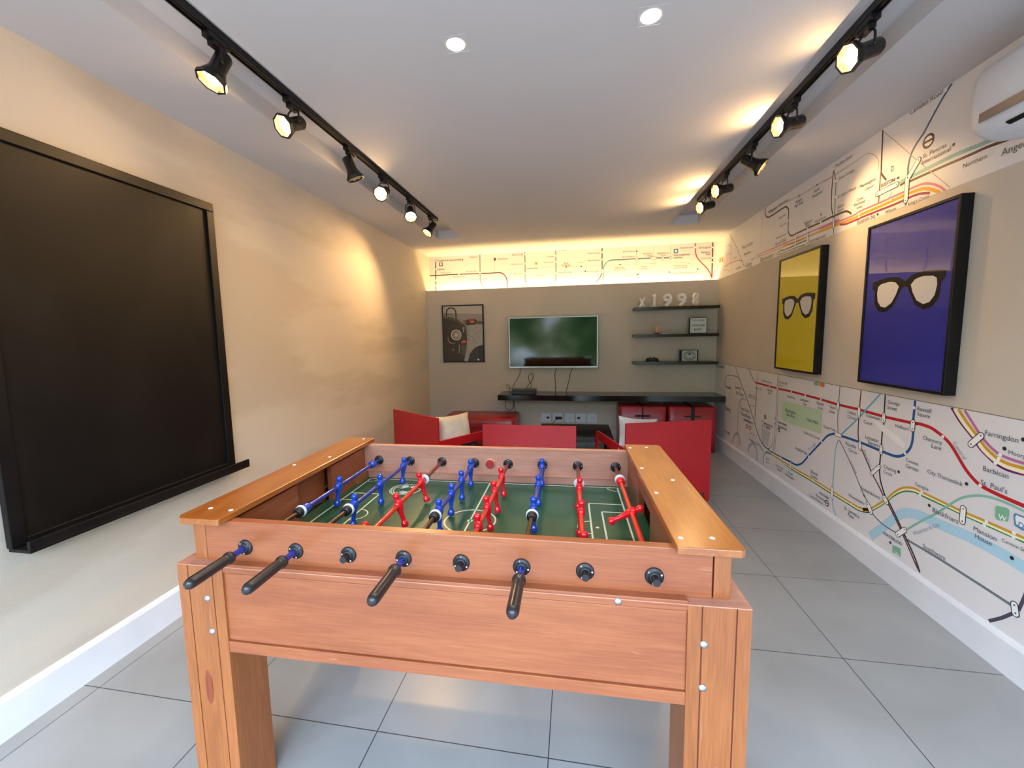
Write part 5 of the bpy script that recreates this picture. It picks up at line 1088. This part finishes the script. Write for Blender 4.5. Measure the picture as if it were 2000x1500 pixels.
for i, (u, col, men, bump, vend, isred) in enumerate(RODS):
    rm = red_rod if isred else blue_rod
    v0 = -.56 if not isred else -.412
    mb = MB(); T = axis_T((0, 0, 0), (0, 1, 0))
    def seg(a, b, m, r=.0078): mb.lathe([(r, a), (r, b)], m, 16, T=T)
    if isred:
        sp = (bump if bump else .235); seg(v0, sp, rm); seg(sp, vend - .02, steel_rd, .0074)
    else:
        seg(v0, -.38, rm); seg(-.38, bump, steel_dk, .0074); seg(bump, .40, rm); seg(.40, vend, steel_dk, .0074)
    R = mb.build('player_rod', TB, label=names[i], loc=(u, 0, ZR))
    if i in (0, 7):
        for vv in ((.33, -.148) if i == 0 else (.222, -.33)): MB().lathe([(.009, -.018), (.0145, -.016), (.016, -.006), (.016, .006), (.0145, .016), (.009, .018)], blue_p if i == 0 else red_p, 18, T=axis_T((0, vv, 0), (0, 1, 0))).build('stop_collar', R)
    for k, (vv, rot) in enumerate(men):
        p = bpy.data.objects.new('player', PM[col]); COL.objects.link(p); p.parent = R; p.location = (0, vv, 0)
        p.rotation_euler = (0, rot, 0)
    if bump is not None:
        s = -1 if not isred else 1
        MB().lathe([(.009, 0), (.019, .001), (.0205, .005), (.019, .010), (.009, .0105)], nylon, 22, T=axis_T((0, bump, 0), (0, s, 0)), caps=False).build('bumper_ring', R)
        MB().lathe([(.0085, .010), (.0165, .0105), (.0165, .017), (.0145, .018), (.0155, .019), (.0155, .026), (.0105, .029), (.0085, .029)], rubber, 20, T=axis_T((0, bump, 0), (0, s, 0)), caps=False).build('rubber_bumper', R)
    if not isred:
        MB().lathe([(.0085, -.455), (.0155, -.456), (.0165, -.460), (.0165, -.466), (.0140, -.470), (.0136, -.476), (.0140, -.566), (.0132, -.574), (.0098, -.581), (.003, -.5835)][::-1], grip_m, 22, T=axis_T((0, 0, 0), (0, 1, 0))).build('handle', R)
        MB().lathe([(.0086, vend - .01), (.009, vend)], rubber, 12, T=axis_T((0, 0, 0), (0, 1, 0))).build('end_cap', R)
    else:
        MB().lathe([(.0088, -.434), (.0088, -.405)], rubber, 14, T=axis_T((0, 0, 0), (0, 1, 0))).build('end_cap', R)
        MB().lathe([(.0085, vend - .13), (.0155, vend - .129), (.0165, vend - .122), (.0135, vend - .115), (.0135, vend - .01), (.0095, vend), (.003, vend + .002)], wood_in, 20, T=axis_T((0, 0, 0), (0, 1, 0))).build('handle', R)
    for vv, d in ((-.405, -1), (.395, -1)):
        b_o = MB().lathe([(.0215, 0), (.0215, .0028), (.018, .0042), (.0125, .0055), (.0125, .009), (.009, .0095)], rubber, 26, T=axis_T((0, vv, 0), (0, d, 0))).build('bearing', R)
        for k in range(3):
            a = .35 + i * .3 + k * 2.094
            MB().lathe([(.0027, 0), (.0022, .0012)], silver, 10, T=axis_T((math.cos(a) * .0165, vv + d * .0038, math.sin(a) * .0165), (0, d, 0))).build('bearing_screw', R)
# ------------------------------------------------------------------ red armchairs
def chair(label, loc, rz, W=.73, first=None):
    t = thing('armchair', label, 'armchair', loc, rz, 'low red plywood armchairs')
    h = W / 2
    poly = [(-h, 0), (-h + .035, 0), (-h + .05, .075), (h - .05, .075), (h - .035, 0), (h, 0), (h, .675), (-h, .675)]
    MB().prism(poly, .02, red_m).build('back_panel', t, bevel=.0015)
    for s in (-1, 1):
        x0, x1 = (h - .02, h) if s > 0 else (-h, -h + .02)
        mb = MB(); q = []
        outer = [(.02, .0), (.02, .46)] + [(.56 + .05 * math.sin(a), .41 + .05 * math.cos(a)) for a in (0, .5, 1.0, 1.57)] + [(.61, 0), (.545, 0)]
        # closed side frame: top rail, front leg, bottom rail, short rear upright
        def bar(poly2):
            n = len(poly2); mb.add([(x0, y, z) for y, z in poly2] + [(x1, y, z) for y, z in poly2], [tuple(range(n)), tuple(range(2 * n - 1, n - 1, -1))] + [(i, (i + 1) % n, (i + 1) % n + n, i + n) for i in range(n)], red_m)
        bar([(.02, .385), (.02, .465), (.67, .465), (.705, .455), (.725, .43), (.73, .40), (.675, .385)])
        bar([(.675, .385), (.73, .40), (.73, 0), (.67, 0), (.67, .36)])
        bar([(.02, .09), (.02, .17), (.67, .24), (.67, .16)])
        bar([(.02, .17), (.02, .395), (.08, .395), (.08, .178)])
        mb.build('side_frame', t, bevel=.003)
    mb = MB(); k = .10
    mb.add([(x, y, z) for x in (-h + .022, h - .022) for y, z in ((.022, .20), (.55, .27), (.022, .225), (.55, .295))], [(0, 1, 3, 2), (4, 6, 7, 5), (0, 4, 5, 1), (2, 3, 7, 6), (0, 2, 6, 4), (1, 5, 7, 3)], red_m)
    mb.build('seat', t, bevel=.003)
    MB().loft([(.0, .33, .245, 0, 0), (.015, .345, .26, 0, 0), (.06, .345, .26, 0, 0), (.08, .33, .245, 0, 0)], mat('black_seat_cushion', '#17161a', .8), 40, pw=7,
              T=Matrix.Translation((0, .285, .262)) @ Matrix.Rotation(.132, 4, 'X')).build('seat_cushion', t)
    return t
C1_, C2_, C3_ = (-1.485, 3.56, 0), (-.358, 3.13, 0), (.745, 3.365, 0)
chair('red armchair at the left with a cream pillow, turned towards the television', C1_, -.60)
chair('red armchair seen straight from behind, between the other two', C2_, 0.0, .74)
chair('red armchair at the right beside the map wall, with a white pillow', C3_, .28, .72)
def pillow(label, loc, rot, s=(.24, .2, .075), m=cream):
    mb = MB(); n = 18; vs = []; fs = []
    for sg in (1, -1):
        for i in range(n + 1):
            for j in range(n + 1):
                a, b = i / n * 2 - 1, j / n * 2 - 1
                e = (1 - abs(a) ** 3.2) ** .55 * (1 - abs(b) ** 3.2) ** .55
                pin = 1 - .09 * (1 - (abs(a) ** 2)) * abs(b) ** 4 ; pin2 = 1 - .09 * (1 - (abs(b) ** 2)) * abs(a) ** 4
                wr_ = .006 * math.sin(9 * a + 4 * b * sg) * e
                vs.append((a * s[0] * pin2, b * s[1] * pin, sg * (e * s[2] + .003) + wr_))
    for k in (0, 1):
        o = k * (n + 1) ** 2
        for i in range(n):
            for j in range(n): fs.append((o + i * (n + 1) + j, o + i * (n + 1) + j + 1, o + (i + 1) * (n + 1) + j + 1, o + (i + 1) * (n + 1) + j))
    per = [i * (n + 1) for i in range(n + 1)] + [n * (n + 1) + j for j in range(1, n + 1)] + [i * (n + 1) + n for i in range(n - 1, -1, -1)] + [j for j in range(n - 1, 0, -1)]
    o = (n + 1) ** 2
    for i in range(len(per)): a, b = per[i], per[(i + 1) % len(per)]; fs.append((a, b, b + o, a + o))
    mb.add(vs, fs, m, True)
    ob = mb.build('pillow', label=label, cat='pillow', loc=loc); ob.rotation_euler = rot; return ob
pillow('cream square pillow leaning in the left red armchair', (-1.13, 3.64, .50), (1.42, 0, .86), (.185, .155, .08))
pillow('white square pillow leaning in the right red armchair', (.520, 3.475, .52), (1.36, .12, .30), (.175, .165, .05), m=noise_mat('white_pillow_fabric', '#c9c9cc', '#b9babf', (8, 8, 8), .9, 4, .35, .65, .5, 300, .2))

# ------------------------------------------------------------------ coffee table
t = thing('coffee_table', 'low gloss black coffee table between the armchairs and the desk', 'coffee table', (-.0, 4.36, 0))
MB().box(-.38, .38, -.33, .33, .325, .36, gloss_black).build('table_top', t, bevel=.002)
for x in (-.36, .33):
    for y in (-.31, .28): MB().box(x, x + .03, y, y + .03, 0, .325, gloss_black).build('leg', t)
MB().box(-.36, .36, -.31, .31, .12, .145, gloss_black).build('lower_shelf', t)

# ------------------------------------------------------------------ red vinyl cushions
strap = mat('black_strap', '#181416', .6)
def soft_box(name, x0, x1, y0, y1, z0, z1, label, group, cross):
    t = thing(name, label, 'floor cushion', ((x0 + x1) / 2, (y0 + y1) / 2, z0), 0, group); hx, hy, h = (x1 - x0) / 2, (y1 - y0) / 2, z1 - z0
    MB().loft([(0, hx - .012, hy - .012, 0, 0), (.012, hx - .002, hy - .002, 0, 0), (h * .5, hx, hy, 0, 0), (h - .015, hx - .001, hy - .001, 0, 0), (h, hx - .014, hy - .014, 0, 0)], vinyl_m, 60, pw=14).build('cover', t)
    if cross is not None:
        xc, w2, zc, w3, hh = cross
        MB().box(xc - w2, xc + w2, -hy - .004, -hy + .01, .03, h - .006, strap).box(xc - w2, xc + w2, -hy - .004, hy, h - .002, h + .003, strap).box(xc - w3, xc + w3, -hy - .006, -hy - .003, zc - hh, zc + hh, strap).build('strap', t)
    else:
        MB().box(-hx + .01, hx - .01, -hy - .001, -hy + .006, h * .5 - .004, h * .5 + .004, mat('dark_piping', '#4c1419', .5)).build('piping', t)
    return t
soft_box('floor_cushion', .525, 1.055, 4.905, 5.295, 0, .53, 'red vinyl block cushion with black straps under the desk, the left one', 'strapped red cushions under the desk', (-.005, .008, .425, .085, .012))
soft_box('floor_cushion', 1.075, 1.60, 4.905, 5.295, 0, .53, 'red vinyl block cushion with black straps under the desk, beside the map wall', 'strapped red cushions under the desk', (.0, .02, .425, .09, .008))
soft_box('floor_cushion', -1.60, -.70, 4.66, 5.20, 0, .20, 'red vinyl mat at the bottom of the pile behind the left armchair', 'piled red mats by the back wall', None)
soft_box('floor_cushion', -1.60, -.70, 4.66, 5.20, .201, .405, 'red vinyl mat on top of the pile behind the left armchair', 'piled red mats by the back wall', None)

# ------------------------------------------------------------------ air conditioner
t = thing('air_conditioner', 'white split air conditioner high on the right wall', 'air conditioner', (XR, 1.55, 2.07)); T = at(t)
y0, y1 = 1.12, 1.955
prof = [(XR - .001, 2.085), (1.60, 2.078), (1.555, 2.088), (1.525, 2.105), (1.507, 2.13), (1.498, 2.17), (1.494, 2.25), (1.503, 2.31), (1.525, 2.345), (1.57, 2.365), (XR - .001, 2.37)]
def sect(y, s): return [((XR - .001) - ((XR - .001) - x) * s, y, 2.22 + (z - 2.22) * (1 - (1 - s) * .7)) for x, z in prof]
rows = [sect(y0, 1), sect(y1 - .03, 1), sect(y1 - .012, .985), sect(y1 - .003, .95), sect(y1, .90)]
n = len(prof); vs = [p for r in rows for p in r]
fs = [(j * n + i, j * n + i + 1, (j + 1) * n + i + 1, (j + 1) * n + i) for j in range(len(rows) - 1) for i in range(n - 1)] + [tuple(range(n)), tuple(range((len(rows) - 1) * n, len(rows) * n))]
MB().add(vs, fs, plastic_w, True, T).build('casing', t)
MB().box(1.4925, 1.4965, y0 + .02, 1.90, 2.134, 2.168, plastic_g, T).build('display_strip', t, bevel=.004)
louver = MB().add([(1.524, y0 + .02, 2.108), (1.524, 1.83, 2.108), (1.537, 1.83, 2.100), (1.537, y0 + .02, 2.100), (1.521, y0 + .02, 2.102), (1.521, 1.83, 2.102), (1.535, 1.83, 2.094), (1.535, y0 + .02, 2.094)], [(0, 1, 2, 3), (4, 5, 6, 7), (0, 1, 5, 4), (2, 3, 7, 6), (1, 2, 6, 5), (0, 3, 7, 4)], slit_m, T=T).build('outlet_slot', t)

# ------------------------------------------------------------------ spotlight tracks
def track(xc, y0, y1, label):
    t = thing('spotlight_track', label, 'light track', (xc, (y0 + y1) / 2, ZT)); L = (y1 - y0) / 2
    MB().box(-.0185, .0185, -L, L, -.022, 0, track_m).box(-.0185, -.012, -L, L, -.030, -.022, track_m).box(.012, .0185, -L, L, -.030, -.022, track_m).box(-.004, .004, -L, L, -.027, -.022, track_m).build('rail', t)
    MB().box(-.02, .02, L, L + .012, -.031, 0, lamp_blk).build('end_cap', t)
XTL, XTR = -1.372, 1.104
track(XTL, .55, 4.06, 'black spotlight track in the left ceiling channel')
track(XTR, .55, 4.04, 'black spotlight track in the right ceiling channel')
WARM = (1.0, .60, .25)
def spot(x, y, d, lit, label, group, energy=9, size=100, piv=.105, e2=None):
    t = thing('track_spotlight', label, 'spotlight', (x, y, ZT - .03), 0, group)
    d = Vector(d).normalized(); P0 = Vector((0, 0, -piv))
    MB().box(-.017, .017, -.05, .05, -.022, 0, lamp_blk).box(-.015, .015, -.03, .03, -.04, -.022, lamp_blk).build('adapter', t, bevel=.002)
    side = d.cross(Vector((0, 0, 1))); side = side.normalized() if side.length > .05 else Vector((1, 0, 0))
    mb = MB()
    for s in (-1, 1):
        c0 = Vector((0, 0, -.04)) + side * s * .012; c1 = Vector((0, 0, -.055)) + side * s * .036; c2 = P0 + side * s * .038
        mb.tube(smooth_pts([c0, c1, c2], 4), .0042, lamp_blk, 8)
    mb.build('yoke', t)
    A_ = axis_T(P0, d)
    # narrow rear can flaring to an eight sided collar
    MB().lathe([(.012, -.062), (.026, -.058), (.031, -.05), (.031, .012), (.036, .028), (.047, .052), (.049, .066), (.0465, .066), (.044, .054), (.034, .034), (.030, .03)], lamp_blk, 24, T=A_, caps=False).build('housing', t)
    MB().lathe([(.012, -.062), (.002, -.0625)], lamp_blk, 16, T=A_).build('rear_cap', t)
    mb = MB(); 
    mb.lathe([(.047, .060), (.055, .060), (.055, .075), (.047, .075), (.047, .060)], lamp_blk, 8, T=A_, smooth=False, caps=False)
    mb.build('collar', t)
    MB().lathe([(.0465, .068), (.041, .058), (.033, .048)], refl_m, 20, T=A_, caps=False).build('reflector', t)
    MB().lathe([(.0345, .050), (.030, .053), (.018, .0555), (.001, .0565)], lens_on if lit else lens_off, 20, T=A_).build('lens', t)
    if lit:
        light('spotlight_beam', 'SPOT', P0 + d * .078, energy, WARM, t, dirv=d, spot_size=math.radians(size), spot_blend=.9, shadow_soft_size=.03)
    return t
gl, gr = 'spotlights on the left track', 'spotlights on the right track'
spot(XTL, 1.50, (-.20, -.36, -.90), 1, 'lit black spotlight nearest the viewer on the left track', gl, 9, 110)
spot(XTL, 1.935, (-.22, -.83, -.50), 1, 'lit black spotlight second from the near end of the left track', gl, 12, 120)
spot(XTL, 2.46, (.30, .22, -.93), 0, 'unlit black spotlight tilted down on the left track', gl)
spot(XTL, 2.91, (.06, -.88, -.46), 1, 'lit black spotlight facing the viewer, fourth on the left track', gl, 26, 120)
spot(XTL, 3.40, (.28, -.62, -.72), 1, 'lit black spotlight second from the far end of the left track', gl, 55, 120)
spot(XTL, 3.91, (-.42, -.48, -.78), 1, 'lit black spotlight at the far end of the left track', gl, 58, 115)
spot(XTR, 1.905, (-.90, -.18, -.34), 1, 'lit black spotlight nearest the viewer on the right track', gr, 5, 150)
spot(XTR, 2.45, (-.93, -.16, -.20), 1, 'lit black spotlight second from the near end of the right track', gr, 12, 160)
spot(XTR, 2.935, (.76, -.32, -.60), 1, 'lit black spotlight turned towards the map wall, middle of the right track', gr, 34, 75)
spot(XTR, 3.41, (-.92, -.22, -.22), 1, 'lit black spotlight second from the far end of the right track', gr, 17, 150)
spot(XTR, 3.81, (-.90, -.30, -.26), 1, 'lit black spotlight at the far end of the right track', gr, 22, 150)
# recessed downlights
for x, y, lb in ((-.446, 1.624, 'lit round downlight in the ceiling, the left one'), (.265, 1.625, 'lit round downlight in the ceiling, the right one')):
    t = thing('recessed_downlight', lb, 'ceiling light', (x, y, ZC), 0, 'recessed ceiling downlights')
    MB().box(-.048, .048, -.048, -.042, -.0012, -.0002, ceil_m).box(-.048, .048, .042, .048, -.0012, -.0002, ceil_m).box(-.048, -.042, -.042, .042, -.0012, -.0002, ceil_m).box(.042, .048, -.042, .042, -.0012, -.0002, ceil_m).build('trim_frame', t)
    MB().lathe([(.034, -.0004), (.034, -.0012), (.024, -.0022), (.002, -.0026)], down_on, 24).build('lens', t)
    light('downlight_beam', 'SPOT', (0, 0, -.03), 24, (1, .88, .74), t, spot_size=math.radians(140), spot_blend=1, shadow_soft_size=.03)
